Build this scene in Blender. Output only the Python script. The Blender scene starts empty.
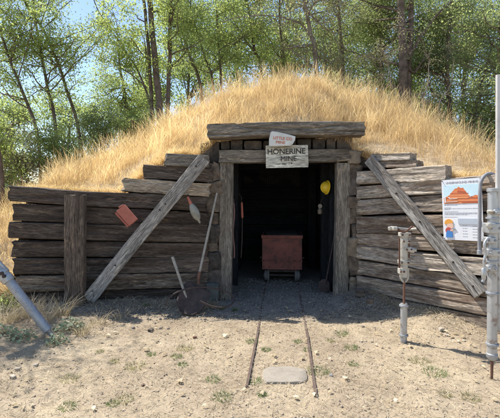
import bpy, bmesh, math, random
import numpy as np
from mathutils import Vector, Matrix, noise as mnoise

scn = bpy.context.scene
COL = scn.collection
random.seed(7)
R = math.radians
# ------------------------------------------------------------------ camera, sky, sun, exposure
F = 392.0; HY = 195.0; EYE = 1.6
cam_d = bpy.data.cameras.new('camera')
cam = bpy.data.objects.new('camera', cam_d); COL.objects.link(cam)
cam.location = (0, 0, EYE); cam.rotation_euler = (R(90), 0, 0)
cam_d.sensor_width = 36; cam_d.lens = F / 500 * 36
cam_d.shift_y = (HY - 209) / 500
cam_d.clip_start = .05; cam_d.clip_end = 2000
scn.camera = cam

SUN_EL = 55.0
sun_dir = Vector((.86, -.51, 0)).normalized() * math.cos(R(SUN_EL)) + Vector((0, 0, -math.sin(R(SUN_EL))))
w = bpy.data.worlds.new('World'); scn.world = w; w.use_nodes = True
wn = w.node_tree.nodes; wl = w.node_tree.links
sky = wn.new('ShaderNodeTexSky'); sky.sky_type = 'NISHITA'; sky.sun_disc = False
sky.sun_elevation = R(SUN_EL)
sky.sun_rotation = math.atan2(-sun_dir.x, -sun_dir.y)
sky.air_density = 1.0; sky.dust_density = .4; sky.ozone_density = 1.6
bg = wn['Background']; bg.inputs['Strength'].default_value = .13
wl.new(sky.outputs[0], bg.inputs['Color'])
sun_d = bpy.data.lights.new('sun', 'SUN'); sun_d.energy = 4.6; sun_d.angle = R(.53); sun_d.color = (1, .96, .89)
sun = bpy.data.objects.new('sun', sun_d); COL.objects.link(sun)
sun.rotation_euler = sun_dir.to_track_quat('-Z', 'Y').to_euler(); sun.location = (-6, 8, 14)
vs = scn.view_settings; vs.view_transform = 'Standard'; vs.look = 'None'; vs.gamma = 1; vs.exposure = .78
vs.use_curve_mapping = False
scn.render.engine = 'CYCLES'
scn.cycles.max_bounces = 8; scn.cycles.transparent_max_bounces = 8
scn.cycles.use_denoising = True
try: scn.cycles.denoiser = 'OPENIMAGEDENOISE'
except Exception: pass

def P(px, py, D):
    return Vector(((px - 250) / F * D, D, EYE - (py - HY) / F * D))

# ------------------------------------------------------------------ numpy noise
def _h(ix, iy, iz, s):
    n = (ix * 374761393 + iy * 668265263 + iz * 2147483647 + s * 144665) & 0xffffffff
    n = ((n ^ (n >> 13)) * 1274126177) & 0xffffffff
    n = ((n ^ (n >> 16)) * 2246822519) & 0xffffffff
    return ((n ^ (n >> 15)) & 0xffffff) / float(0xffffff)
def vnoise(x, y, z=None, s=0):
    x = np.asarray(x, float); y = np.asarray(y, float)
    z = np.zeros_like(x) if z is None else np.asarray(z, float)
    x, y, z = np.broadcast_arrays(x, y, z)
    ix = np.floor(x).astype(np.int64); iy = np.floor(y).astype(np.int64); iz = np.floor(z).astype(np.int64)
    fx = x - ix; fy = y - iy; fz = z - iz
    fx = fx * fx * (3 - 2 * fx); fy = fy * fy * (3 - 2 * fy); fz = fz * fz * (3 - 2 * fz)
    def L(a, b, t): return a + (b - a) * t
    c = [[[_h(ix + i, iy + j, iz + k, s) for k in (0, 1)] for j in (0, 1)] for i in (0, 1)]
    return L(L(L(c[0][0][0], c[1][0][0], fx), L(c[0][1][0], c[1][1][0], fx), fy),
             L(L(c[0][0][1], c[1][0][1], fx), L(c[0][1][1], c[1][1][1], fx), fy), fz) * 2 - 1
def fbm(x, y, z=None, o=4, s=0):
    t = 0; a = 1.0; f = 1.0; tot = 0
    for i in range(o):
        t = t + a * vnoise(np.asarray(x) * f, np.asarray(y) * f, None if z is None else np.asarray(z) * f, s + i)
        tot += a; a *= .5; f *= 2.03
    return t / tot

# ------------------------------------------------------------------ object helpers
def mesh_np(name, V, Fc, mat=None, smooth=False, nper=None, attr=None):
    """V (n,3); Fc (m,k) array of faces"""
    me = bpy.data.meshes.new(name)
    V = np.asarray(V, np.float32); Fc = np.asarray(Fc, np.int32)
    m, k = Fc.shape
    me.vertices.add(len(V)); me.vertices.foreach_set('co', V.ravel())
    me.loops.add(m * k); me.loops.foreach_set('vertex_index', Fc.ravel())
    me.polygons.add(m)
    me.polygons.foreach_set('loop_start', np.arange(0, m * k, k, dtype=np.int32))
    me.polygons.foreach_set('loop_total', np.full(m, k, np.int32))
    if smooth: me.polygons.foreach_set('use_smooth', np.ones(m, bool))
    me.update(calc_edges=True)
    if attr is not None:
        a = me.attributes.new('rnd', 'FLOAT', 'POINT'); a.data.foreach_set('value', np.asarray(attr, np.float32))
    if mat: me.materials.append(mat)
    return me
def link(name, me, parent=None, loc=None):
    o = bpy.data.objects.new(name, me); COL.objects.link(o)
    if parent is not None: o.parent = parent
    if loc is not None: o.location = loc
    return o
def wloc(o):
    p = Vector((0, 0, 0))
    while o is not None: p = p + o.location; o = o.parent
    return p
def tag(o, label=None, cat=None, group=None, kind=None):
    if label: o['label'] = label
    if cat: o['category'] = cat
    if group: o['group'] = group
    if kind: o['kind'] = kind
    return o
def thing(name, label, cat, loc, group=None):
    o = bpy.data.objects.new(name, None); COL.objects.link(o); o.location = loc; o.empty_display_size = .1
    return tag(o, label, cat, group)

class MB:
    """collects shapes in world coordinates; build() makes ONE mesh object"""
    def __init__(s): s.v = []; s.f = []; s.sm = []
    def add(s, V, Fs, smooth=False):
        b = len(s.v); s.v += [tuple(p) for p in V]; s.f += [tuple(i + b for i in f) for f in Fs]; s.sm += [smooth] * len(Fs); return s
    def box(s, c, size, rot=None, taper=1.0):
        c = Vector(c); hx, hy, hz = [a / 2 for a in size]; V = []
        for z in (-1, 1):
            k = taper if z > 0 else 1
            for x, y in ((-1, -1), (1, -1), (1, 1), (-1, 1)):
                p = Vector((x * hx * k, y * hy * k, z * hz))
                if rot is not None: p = rot @ p
                V.append(c + p)
        return s.add(V, [(3, 2, 1, 0), (4, 5, 6, 7), (0, 1, 5, 4), (1, 2, 6, 5), (2, 3, 7, 6), (3, 0, 4, 7)])
    def tube(s, pts, rad, n=12, caps=True, closed=False):
        pts = [Vector(p) for p in pts]; m = len(pts)
        if not hasattr(rad, '__len__'): rad = [rad] * m
        V = []; Fs = []; prev = None
        for i, p in enumerate(pts):
            if closed: d = pts[(i + 1) % m] - pts[i - 1]
            else: d = pts[min(i + 1, m - 1)] - pts[max(i - 1, 0)]
            if d.length < 1e-9: d = Vector((0, 0, 1))
            d.normalize()
            if prev is None:
                a = d.cross(Vector((0, 0, 1)))
                if a.length < .05: a = d.cross(Vector((1, 0, 0)))
            else: a = prev - d * prev.dot(d)
            a.normalize(); prev = a; b = d.cross(a)
            for k in range(n):
                t = 2 * math.pi * k / n; V.append(p + (a * math.cos(t) + b * math.sin(t)) * rad[i])
        rings = m if closed else m - 1
        for i in range(rings):
            for k in range(n):
                i2 = (i + 1) % m
                Fs.append((i * n + k, i * n + (k + 1) % n, i2 * n + (k + 1) % n, i2 * n + k))
        if caps and not closed:
            Fs.append(tuple(range(n))[::-1]); Fs.append(tuple((m - 1) * n + k for k in range(n)))
        s.add(V, Fs, True)
        return s
    def lathe(s, base, axis, prof, n=20):
        """prof: (t along axis, radius)"""
        base = Vector(base); axis = Vector(axis).normalized()
        V = []; Fs = []
        a = axis.cross(Vector((0, 0, 1)))
        if a.length < .05: a = axis.cross(Vector((1, 0, 0)))
        a.normalize(); b = axis.cross(a)
        for t, r in prof:
            for k in range(n):
                q = 2 * math.pi * k / n; V.append(base + axis * t + (a * math.cos(q) + b * math.sin(q)) * max(r, 1e-4))
        m = len(prof)
        for i in range(m - 1):
            for k in range(n): Fs.append((i * n + k, i * n + (k + 1) % n, (i + 1) * n + (k + 1) % n, (i + 1) * n + k))
        Fs.append(tuple(range(n))[::-1]); Fs.append(tuple((m - 1) * n + k for k in range(n)))
        return s.add(V, Fs, True)
    def prism(s, pts2, o, ux, uy, th):
        """closed outline in plane (o,ux,uy) extruded by th along -normal"""
        ux = Vector(ux); uy = Vector(uy); nrm = ux.cross(uy).normalized(); o = Vector(o)
        A = [o + ux * x + uy * y for x, y in pts2]; B = [p - nrm * th for p in A]; n = len(A)
        Fs = [tuple(range(n)), tuple(range(n, 2 * n))[::-1]] + [(i, i + n, (i + 1) % n + n, (i + 1) % n) for i in range(n)]
        return s.add(A + B, Fs)
    def build(s, name, mat, parent=None, bevel=0.0, seg=2, origin=None, angle=40):
        base = wloc(parent) if parent is not None else Vector((0, 0, 0))
        org = Vector(origin) if origin is not None else (base if parent is not None else sum((Vector(p) for p in s.v), Vector()) / max(1, len(s.v)))
        me = bpy.data.meshes.new(name); me.from_pydata([tuple(Vector(p) - org) for p in s.v], [], s.f)
        bm = bmesh.new(); bm.from_mesh(me); bmesh.ops.recalc_face_normals(bm, faces=bm.faces); bm.to_mesh(me); bm.free()
        me.polygons.foreach_set('use_smooth', [True] * len(me.polygons))
        me.set_sharp_from_angle(angle=R(angle))
        me.materials.append(mat)
        o = link(name, me, parent, org - base)
        if bevel:
            b = o.modifiers.new('bevel', 'BEVEL'); b.width = bevel; b.segments = seg; b.limit_method = 'ANGLE'; b.angle_limit = R(35)
        return o

# ------------------------------------------------------------------ materials
def mat(name):
    m = bpy.data.materials.new(name); m.use_nodes = True
    nt = m.node_tree; p = nt.nodes['Principled BSDF']
    return m, nt, nt.nodes, nt.links, p
def N(nodes, t, **k):
    n = nodes.new(t)
    for a, b in k.items(): setattr(n, a, b)
    return n
def ramp(nodes, stops):
    r = nodes.new('ShaderNodeValToRGB'); e = r.color_ramp.elements
    e[0].position, e[0].color = stops[0][0], (*stops[0][1], 1)
    e[1].position, e[1].color = stops[-1][0], (*stops[-1][1], 1)
    for p, c in stops[1:-1]:
        x = e.new(p); x.color = (*c, 1)
    return r
def g(v): return (v, v, v)
def mixc(nodes, links, a, b, fac, mode='MIX'):
    m = nodes.new('ShaderNodeMix'); m.data_type = 'RGBA'; m.blend_type = mode
    for sock, v in ((m.inputs[6], a), (m.inputs[7], b), (m.inputs[0], fac)):
        if hasattr(v, 'links') or hasattr(v, 'is_output'): links.new(v, sock)
        elif isinstance(v, (int, float)): sock.default_value = v
        else: sock.default_value = (*v, 1)
    return m.outputs[2]
def noise_tex(nodes, links, vec, scale, detail=6, rough=.6, dist=0):
    n = nodes.new('ShaderNodeTexNoise'); n.inputs['Scale'].default_value = scale; n.inputs['Detail'].default_value = detail
    n.inputs['Roughness'].default_value = rough; n.inputs['Distortion'].default_value = dist
    if vec is not None: links.new(vec, n.inputs['Vector'])
    return n
def math_n(nodes, links, op, a, b=0.0):
    m = nodes.new('ShaderNodeMath'); m.operation = op
    for s, v in ((m.inputs[0], a), (m.inputs[1], b)):
        if isinstance(v, (int, float)): s.default_value = v
        else: links.new(v, s)
    return m.outputs[0]

def wood(name, dark, mid, light, stain=(.25, .12, .05), stain_amt=.25, crack=.35, bump=.6, grain=16.0, tone=.5):
    m, nt, nd, lk, p = mat(name)
    tc = N(nd, 'ShaderNodeTexCoord'); oi = N(nd, 'ShaderNodeObjectInfo')
    off = nd.new('ShaderNodeVectorMath'); off.operation = 'ADD'
    mul = math_n(nd, lk, 'MULTIPLY', oi.outputs['Random'], 57.0)
    lk.new(tc.outputs['Object'], off.inputs[0]); lk.new(mul, off.inputs[1])
    def mp(sc):
        x = nd.new('ShaderNodeMapping'); x.inputs['Scale'].default_value = sc; lk.new(off.outputs[0], x.inputs['Vector']); return x.outputs[0]
    # wavy distortion so the grain runs round knots
    wob = noise_tex(nd, lk, mp((1.6, 3.2, 3.2)), 1.0, 2, .5)
    wv = nd.new('ShaderNodeVectorMath'); wv.operation = 'MULTIPLY_ADD'
    lk.new(wob.outputs['Color'], wv.inputs[0]); wv.inputs[1].default_value = (0, .10, .10); lk.new(off.outputs[0], wv.inputs[2])
    def mq(sc):
        x = nd.new('ShaderNodeMapping'); x.inputs['Scale'].default_value = sc; lk.new(wv.outputs[0], x.inputs['Vector']); return x.outputs[0]
    g1 = noise_tex(nd, lk, mq((1.0, grain, grain)), 1.0, 8, .7)
    g2 = noise_tex(nd, lk, mq((9.0, grain * 6.5, grain * 6.5)), 1.0, 6, .75)
    cr = noise_tex(nd, lk, mq((.9, grain * 1.5, grain * 1.5)), 1.0, 3, .55)
    r1 = ramp(nd, [(.30, dark), (.48, mid), (.70, light)]); lk.new(g1.outputs['Fac'], r1.inputs[0])
    r2 = ramp(nd, [(.36, g(.28)), (.5, g(.95)), (.64, g(1.75))]); lk.new(g2.outputs['Fac'], r2.inputs[0])
    c = mixc(nd, lk, r1.outputs[0], r2.outputs[0], .85, 'MULTIPLY')
    # bare pale fibres where the grey skin has splintered off
    sp = noise_tex(nd, lk, mp((2.2, 9, 9)), 1.0, 6, .7, .6); rsp = ramp(nd, [(.57, g(0)), (.63, g(.6))]); lk.new(sp.outputs['Fac'], rsp.inputs[0])
    pale = mixc(nd, lk, light, r2.outputs[0], .8, 'MULTIPLY'); pale = mixc(nd, lk, pale, (1.35, 1.22, 1.05), 1.0, 'MULTIPLY')
    c = mixc(nd, lk, c, pale, rsp.outputs[0])
    # cracks: thin ridges along the grain
    a = math_n(nd, lk, 'ABSOLUTE', math_n(nd, lk, 'SUBTRACT', cr.outputs['Fac'], .5))
    rc = ramp(nd, [(0.004, g(0)), (.028, g(1))]); lk.new(a, rc.inputs[0])
    cm = noise_tex(nd, lk, mp((.8, 5, 5)), 1.0, 3, .5)
    rm = ramp(nd, [(.40, g(1)), (.56, g(1 - crack))]) ; lk.new(cm.outputs['Fac'], rm.inputs[0])
    crk = mixc(nd, lk, rc.outputs[0], g(1), rm.outputs[0])
    inv = mixc(nd, lk, g(.12), g(1), crk)
    c = mixc(nd, lk, c, inv, 1.0, 'MULTIPLY')
    # stains
    st = noise_tex(nd, lk, mp((1.3, 4.5, 4.5)), 1.0, 4, .6, .4)
    rs = ramp(nd, [(.52, g(0)), (.68, g(stain_amt))]); lk.new(st.outputs['Fac'], rs.inputs[0])
    c = mixc(nd, lk, c, stain, rs.outputs[0])
    tn = ramp(nd, [(0, g(1 - tone * .6)), (1, g(1 + tone * .4))]); lk.new(oi.outputs['Random'], tn.inputs[0])
    c = mixc(nd, lk, c, tn.outputs[0], 1.0, 'MULTIPLY')
    lk.new(c, p.inputs['Base Color']); p.inputs['Roughness'].default_value = .88; p.inputs['Specular IOR Level'].default_value = .25
    h = math_n(nd, lk, 'ADD', math_n(nd, lk, 'MULTIPLY', g1.outputs['Fac'], .9), math_n(nd, lk, 'MULTIPLY', g2.outputs['Fac'], .35))
    h = math_n(nd, lk, 'ADD', h, math_n(nd, lk, 'MULTIPLY', crk, .8))
    b = nd.new('ShaderNodeBump'); b.inputs['Strength'].default_value = bump; b.inputs['Distance'].default_value = .02
    lk.new(h, b.inputs['Height']); lk.new(b.outputs[0], p.inputs['Normal'])
    return m

def plain(name, c1, c2, scale=6, rough=.6, metal=0.0, bump=.2, spots=None, spot_amt=.5, spot_scale=9, lo=.55, hi=.68):
    m, nt, nd, lk, p = mat(name)
    tc = N(nd, 'ShaderNodeTexCoord'); oi = N(nd, 'ShaderNodeObjectInfo')
    off = nd.new('ShaderNodeVectorMath'); off.operation = 'ADD'
    lk.new(tc.outputs['Object'], off.inputs[0]); lk.new(math_n(nd, lk, 'MULTIPLY', oi.outputs['Random'], 31.0), off.inputs[1])
    n = noise_tex(nd, lk, off.outputs[0], scale, 7, .65)
    r = ramp(nd, [(.3, c1), (.7, c2)]); lk.new(n.outputs['Fac'], r.inputs[0]); c = r.outputs[0]
    if spots is not None:
        s = noise_tex(nd, lk, off.outputs[0], spot_scale, 8, .7)
        rs = ramp(nd, [(lo, g(0)), (hi, g(spot_amt))]); lk.new(s.outputs['Fac'], rs.inputs[0])
        c = mixc(nd, lk, c, spots, rs.outputs[0])
    lk.new(c, p.inputs['Base Color']); p.inputs['Roughness'].default_value = rough; p.inputs['Metallic'].default_value = metal
    if bump:
        f = noise_tex(nd, lk, off.outputs[0], scale * 6, 6, .7)
        b = nd.new('ShaderNodeBump'); b.inputs['Strength'].default_value = bump; b.inputs['Distance'].default_value = .006
        lk.new(f.outputs['Fac'], b.inputs['Height']); lk.new(b.outputs[0], p.inputs['Normal'])
    return m

def leafy(name, cols, trans=.45, nscale=1.2, rough=.55):
    """thin plant matter: reflects and lets light through; colour varies per leaf (attribute rnd) and per clump"""
    m, nt, nd, lk, p = mat(name)
    at = N(nd, 'ShaderNodeAttribute', attribute_name='rnd'); tc = N(nd, 'ShaderNodeTexCoord')
    n = noise_tex(nd, lk, tc.outputs['Object'], nscale, 3, .6)
    f = math_n(nd, lk, 'ADD', math_n(nd, lk, 'MULTIPLY', at.outputs['Fac'], .6), math_n(nd, lk, 'MULTIPLY', n.outputs['Fac'], .6))
    f = math_n(nd, lk, 'SUBTRACT', f, .1)
    nb_ = noise_tex(nd, lk, tc.outputs['Object'], nscale * .35, 4, .7)
    f = math_n(nd, lk, 'ADD', f, math_n(nd, lk, 'MULTIPLY', math_n(nd, lk, 'SUBTRACT', nb_.outputs['Fac'], .5), .9))
    k = len(cols); r = ramp(nd, [(i / (k - 1) * .8 + .1, c) for i, c in enumerate(cols)]); lk.new(f, r.inputs[0])
    lk.new(r.outputs[0], p.inputs['Base Color']); p.inputs['Roughness'].default_value = rough; p.inputs['Specular IOR Level'].default_value = .3
    t = nd.new('ShaderNodeBsdfTranslucent')
    tcx = mixc(nd, lk, r.outputs[0], (1.0, 1.0, .75), 1.0, 'MULTIPLY'); tcx2 = mixc(nd, lk, tcx, g(2.3), 1.0, 'MULTIPLY')
    lk.new(tcx2, t.inputs[0])
    mx = nd.new('ShaderNodeMixShader'); mx.inputs[0].default_value = trans
    lk.new(p.outputs[0], mx.inputs[1]); lk.new(t.outputs[0], mx.inputs[2]); lk.new(mx.outputs[0], nd['Material Output'].inputs[0])
    return m

M = {}
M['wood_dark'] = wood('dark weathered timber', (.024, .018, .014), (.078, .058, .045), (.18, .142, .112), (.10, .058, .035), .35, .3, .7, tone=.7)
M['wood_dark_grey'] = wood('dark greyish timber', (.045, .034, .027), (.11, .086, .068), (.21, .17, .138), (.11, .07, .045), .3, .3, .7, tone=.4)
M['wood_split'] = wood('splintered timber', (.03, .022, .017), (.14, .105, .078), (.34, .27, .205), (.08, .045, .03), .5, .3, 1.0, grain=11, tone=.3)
M['wood_pale'] = wood('pale timber', (.13, .095, .065), (.38, .30, .215), (.60, .51, .39), (.46, .20, .07), .95, .2, .7, tone=.2)
M['wood_grey'] = wood('grey weathered post', (.075, .06, .047), (.20, .17, .135), (.34, .30, .245), (.11, .075, .05), .5, .3, .9, tone=.3)
M['wood_brown'] = wood('brown post', (.055, .040, .030), (.12, .088, .066), (.20, .155, .12), (.07, .045, .03), .4, .5, .6, tone=.1)
M['wood_sun'] = wood('sun bleached timber', (.09, .063, .046), (.30, .235, .18), (.50, .42, .34), (.13, .07, .04), .75, .22, 1.0, grain=13, tone=.35)
M['wood_sunpale'] = wood('bleached pale timber', (.14, .11, .085), (.39, .325, .26), (.58, .51, .43), (.24, .14, .08), .6, .22, .9, grain=13, tone=.25)
M['wood_brace'] = wood('grey brace plank', (.13, .115, .10), (.29, .265, .235), (.43, .40, .36), (.17, .13, .10), .4, .55, .6, grain=12, tone=.1)
M['wood_end'] = plain('timber end grain', (.05, .036, .026), (.21, .16, .115), 9, .9, bump=.8, spots=(.02, .015, .012), spot_amt=.8, spot_scale=16)
M['wood_end_pale'] = plain('pale timber end grain', (.10, .075, .05), (.33, .26, .185), 8, .9, bump=.8, spots=(.06, .04, .03), spot_amt=.7, spot_scale=16)
M['wood_end_dark'] = plain('dark timber end grain', (.025, .02, .017), (.10, .08, .062), 9, .9, bump=.8, spots=(.015, .012, .01), spot_amt=.8, spot_scale=16)
M['handle'] = plain('bare grey handle wood', (.25, .22, .18), (.42, .38, .32), 18, .85, 0, .3, (.16, .12, .09), .35, 12)
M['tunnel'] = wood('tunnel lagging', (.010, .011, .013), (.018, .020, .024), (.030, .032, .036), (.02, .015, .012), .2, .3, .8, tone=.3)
M['rust'] = plain('rust', (.085, .04, .026), (.20, .10, .065), 14, .85, .1, .5, (.30, .15, .09), .5, 25)
M['rust_dark'] = plain('dark rust', (.038, .028, .026), (.095, .068, .06), 12, .85, .2, .5, (.16, .08, .05), .5, 20)
M['red_paint'] = plain('faded red paint', (.33, .095, .065), (.46, .15, .105), 7, .75, 0, .3, (.20, .10, .075), .45, 12)
M['cart_red'] = plain('dull red oxide paint', (.19, .062, .046), (.28, .095, .07), 5, .8, 0, .4, (.09, .05, .04), .8, 6, .48, .62)
M['steel'] = plain('grey painted steel', (.28, .295, .32), (.42, .435, .46), 9, .45, .35, .2, (.19, .14, .11), .6, 12, .55, .66)
M['alu'] = plain('worn silver paint', (.36, .365, .37), (.52, .52, .515), 8, .42, .5, .2, (.20, .13, .09), .75, 13, .54, .64)
M['cream'] = plain('chipped cream paint', (.38, .35, .295), (.54, .51, .45), 9, .55, .2, .4, (.18, .11, .07), .7, 15, .55, .64)
M['white_rod'] = plain('dull white rod', (.50, .47, .44), (.62, .58, .54), 9, .5, .2, .2, (.40, .27, .22), .4, 11)
M['hose'] = plain('grey hose', (.20, .20, .215), (.32, .32, .34), 10, .6, 0, .3)
M['red_hose'] = plain('faded pink hose', (.20, .10, .085), (.30, .16, .135), 10, .6, 0, .2)
M['yellow'] = plain('yellow plastic', (.75, .50, .02), (.82, .58, .04), 4, .4, 0, .05, (.4, .27, .05), .3, 8)
M['signwood'] = wood('painted sign board', (.30, .27, .22), (.52, .50, .43), (.66, .64, .57), (.33, .24, .15), .5, .6, .5, grain=10, tone=.1)
M['shardwhite'] = plain('whitewashed slab', (.50, .50, .46), (.68, .68, .64), 7, .8, 0, .5, (.42, .25, .15), .35, 10)
M['ink'] = plain('black lettering', (.02, .02, .022), (.05, .045, .04), 30, .8, bump=0)
M['ink_red'] = plain('orange red lettering', (.52, .10, .04), (.60, .16, .07), 30, .8, bump=0)
M['slab'] = plain('pale stone slab', (.25, .21, .165), (.36, .315, .25), 9, .95, 0, .8, (.24, .18, .13), .4, 20)
M['rock'] = plain('brown rock', (.04, .032, .026), (.15, .12, .095), 7, .95, 0, 1.0, (.30, .24, .18), .4, 9)
M['stone_pale'] = plain('pale pebble', (.30, .25, .19), (.50, .43, .34), 4, .9, 0, .4)
M['canvas'] = plain('dirty grey canvas', (.22, .21, .17), (.36, .34, .28), 9, .85, 0, .5, (.16, .12, .08), .5, 14)
M['iron_grey'] = plain('dusty grey iron', (.11, .10, .095), (.21, .195, .18), 10, .8, .1, .4, (.13, .07, .05), .5, 12)
M['rail'] = plain('brown rail rust', (.085, .055, .042), (.16, .11, .085), 12, .9, .1, .5, (.25, .18, .12), .5, 18)
M['spoil'] = plain('grey brown spoil', (.12, .105, .09), (.24, .21, .18), 1.2, .95, 0, .6)
M['pebble'] = plain('tan pebble', (.26, .20, .15), (.46, .37, .28), 1.5, .9, 0, .3)
M['glass_dim'] = plain('dusty lamp metal', (.10, .085, .06), (.24, .20, .15), 12, .5, .5, .3)
M['bark'] = plain('tree bark', (.06, .042, .032), (.20, .15, .115), 5, .95, 0, 1.0, (.03, .022, .018), .7, 11)
M['bark_grey'] = plain('grey twigs', (.16, .125, .10), (.34, .28, .235), 6, .95, 0, .6)
M['box_teal'] = plain('weathered grey green board', (.06, .068, .062), (.11, .12, .108), 8, .8, 0, .3)

def ground_mat():
    m, nt, nd, lk, p = mat('dry dirt with straw')
    tc = N(nd, 'ShaderNodeTexCoord'); v = tc.outputs['Object']
    n1 = noise_tex(nd, lk, v, .9, 6, .6); n2 = noise_tex(nd, lk, v, 7, 8, .7); n3 = noise_tex(nd, lk, v, 60, 6, .75)
    r1 = ramp(nd, [(.33, (.225, .17, .12)), (.5, (.35, .275, .19)), (.66, (.48, .39, .265))]); lk.new(n1.outputs['Fac'], r1.inputs[0])
    r2 = ramp(nd, [(.3, g(.68)), (.52, g(1)), (.72, g(1.22))]); lk.new(n2.outputs['Fac'], r2.inputs[0])
    r3 = ramp(nd, [(.3, g(.55)), (.5, g(1)), (.7, g(1.35))]); lk.new(n3.outputs['Fac'], r3.inputs[0])
    c = mixc(nd, lk, r1.outputs[0], r2.outputs[0], 1, 'MULTIPLY'); c = mixc(nd, lk, c, r3.outputs[0], .8, 'MULTIPLY')
    # straw streaks crossing
    for ang, sd in ((.5, 0), (2.1, 3.3), (1.2, 7.7)):
        mp = nd.new('ShaderNodeMapping'); mp.inputs['Rotation'].default_value = (0, 0, ang); mp.inputs['Scale'].default_value = (18, 170, 1); mp.inputs['Location'].default_value = (sd, sd, 0)
        lk.new(v, mp.inputs['Vector']); s = noise_tex(nd, lk, mp.outputs[0], 1, 2, .5, .3)
        rs = ramp(nd, [(.60, g(0)), (.66, g(.6))]); lk.new(s.outputs['Fac'], rs.inputs[0])
        c = mixc(nd, lk, c, (.52, .41, .26), rs.outputs[0])
    # grey mine waste close to the timber and inside the tunnel (a real patch of other material)
    n4 = noise_tex(nd, lk, v, 2.6, 6, .7); r4 = ramp(nd, [(.42, g(0)), (.60, g(.55))]); lk.new(n4.outputs['Fac'], r4.inputs[0]); c = mixc(nd, lk, c, (.44, .355, .25), r4.outputs[0])
    sx = nd.new('ShaderNodeSeparateXYZ'); lk.new(v, sx.inputs[0])
    yy = math_n(nd, lk, 'ADD', sx.outputs[1], math_n(nd, lk, 'MULTIPLY', n1.outputs['Fac'], .9))
    mr = nd.new('ShaderNodeMapRange'); mr.inputs[1].default_value = 5.3; mr.inputs[2].default_value = 5.9; lk.new(yy, mr.inputs[0])
    gm = ramp(nd, [(.3, (.17, .155, .14)), (.7, (.31, .285, .25))]); lk.new(n2.outputs['Fac'], gm.inputs[0])
    gmc = mixc(nd, lk, gm.outputs[0], r3.outputs[0], .9, 'MULTIPLY')
    c = mixc(nd, lk, c, gmc, math_n(nd, lk, 'MULTIPLY', mr.outputs[0], .85))
    lk.new(c, p.inputs['Base Color']); p.inputs['Roughness'].default_value = .95; p.inputs['Specular IOR Level'].default_value = .15
    h = math_n(nd, lk, 'ADD', n2.outputs['Fac'], math_n(nd, lk, 'MULTIPLY', n3.outputs['Fac'], .35))
    b = nd.new('ShaderNodeBump'); b.inputs['Strength'].default_value = .8; b.inputs['Distance'].default_value = .03
    lk.new(h, b.inputs['Height']); lk.new(b.outputs[0], p.inputs['Normal'])
    return m
M['ground'] = ground_mat()
M['hill'] = plain('dry thatch soil', (.26, .19, .12), (.46, .36, .23), 5, .95, 0, 1.0, (.17, .115, .065), .6, 14)
M['straw'] = leafy('golden dry grass', [(.19, .13, .08), (.39, .28, .165), (.58, .445, .28), (.71, .605, .45)], .4, 2.2, .65)
M['straw_pale'] = leafy('pale dry straw', [(.20, .16, .115), (.35, .285, .20), (.49, .41, .30), (.64, .565, .43)], .2, 1.5, .7)
M['leaf_light'] = leafy('light green leaves', [(.10, .125, .045), (.18, .22, .08), (.26, .30, .115), (.36, .39, .18)], .6, .7)
M['leaf_mid'] = leafy('mid green leaves', [(.09, .115, .05), (.16, .20, .08), (.24, .275, .115), (.33, .36, .17)], .6, .7)
M['leaf_dark'] = leafy('dark green leaves', [(.085, .105, .05), (.15, .18, .08), (.22, .25, .12), (.31, .33, .18)], .6, .7)
M['leaf_dry'] = leafy('grey green brittle leaves', [(.13, .13, .075), (.21, .205, .12), (.29, .28, .17), (.38, .36, .24)], .4, .7)
M['weed'] = leafy('green weed leaves', [(.07, .115, .04), (.12, .175, .065), (.19, .24, .10)], .35, 2)
M['sage'] = leafy('grey green round leaves', [(.15, .19, .12), (.23, .28, .17), (.34, .38, .25)], .25, 4)
M['litter'] = leafy('fallen yellow leaves', [(.36, .28, .17), (.54, .46, .31), (.68, .61, .45)], .15, 3)
M['far'] = leafy('distant foliage', [(.08, .12, .08), (.12, .17, .11), (.17, .22, .13)], .4, .3)

# ------------------------------------------------------------------ ground
def ground_z(x, y):
    x = np.asarray(x, float); y = np.asarray(y, float)
    z = .035 * fbm(x * .7, y * .7, o=3, s=3) + .014 * fbm(x * 5, y * 5, o=4, s=9)
    # loose spoil at the foot of the timber, either side of the portal
    z = z + .20 * np.exp(-((x - 1.75) / .42) ** 2 - ((y - 5.75) / .42) ** 2)
    z = z + .10 * np.exp(-((x - 2.3) / .5) ** 2 - ((y - 5.0) / .4) ** 2)
    z = z + .085 * np.exp(-((x + 1.5) / 1.0) ** 2 - ((y - 5.6) / .38) ** 2)
    z = z + .05 * np.exp(-((x + 2.9) / .9) ** 2 - ((y - 4.9) / .5) ** 2)
    # trodden track between the rails
    z = z * (1 - .75 * np.exp(-((x - .4) / .55) ** 4))
    # hollow-free far field
    return z
def axis(lo, hi, fine_lo, fine_hi, st):
    a = list(np.arange(fine_lo, fine_hi, st)); s = st; v = fine_hi
    while v < hi: a.append(v); s *= 1.22; v += s
    a.append(hi); s = st; v = fine_lo
    b = []
    while v > lo: s *= 1.22; v -= s; b.append(max(v, lo))
    return np.array(sorted(set(b + a)))
gx = axis(-220, 220, -3.6, 3.8, .028); gy = axis(-60, 300, 2.3, 7.2, .028)
GX, GY = np.meshgrid(gx, gy)
GZ = ground_z(GX, GY) + .009 * fbm(GX * 18, GY * 18, o=3, s=21) * ((GX > -4) & (GX < 4) & (GY < 7.5))
nx, ny = len(gx), len(gy)
idx = np.arange(nx * ny).reshape(ny, nx)
Fq = np.stack([idx[:-1, :-1], idx[:-1, 1:], idx[1:, 1:], idx[1:, :-1]], -1).reshape(-1, 4)
tag(link('ground', mesh_np('ground', np.stack([GX, GY, GZ], -1).reshape(-1, 3), Fq, M['ground'], True)), kind='structure')

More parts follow.
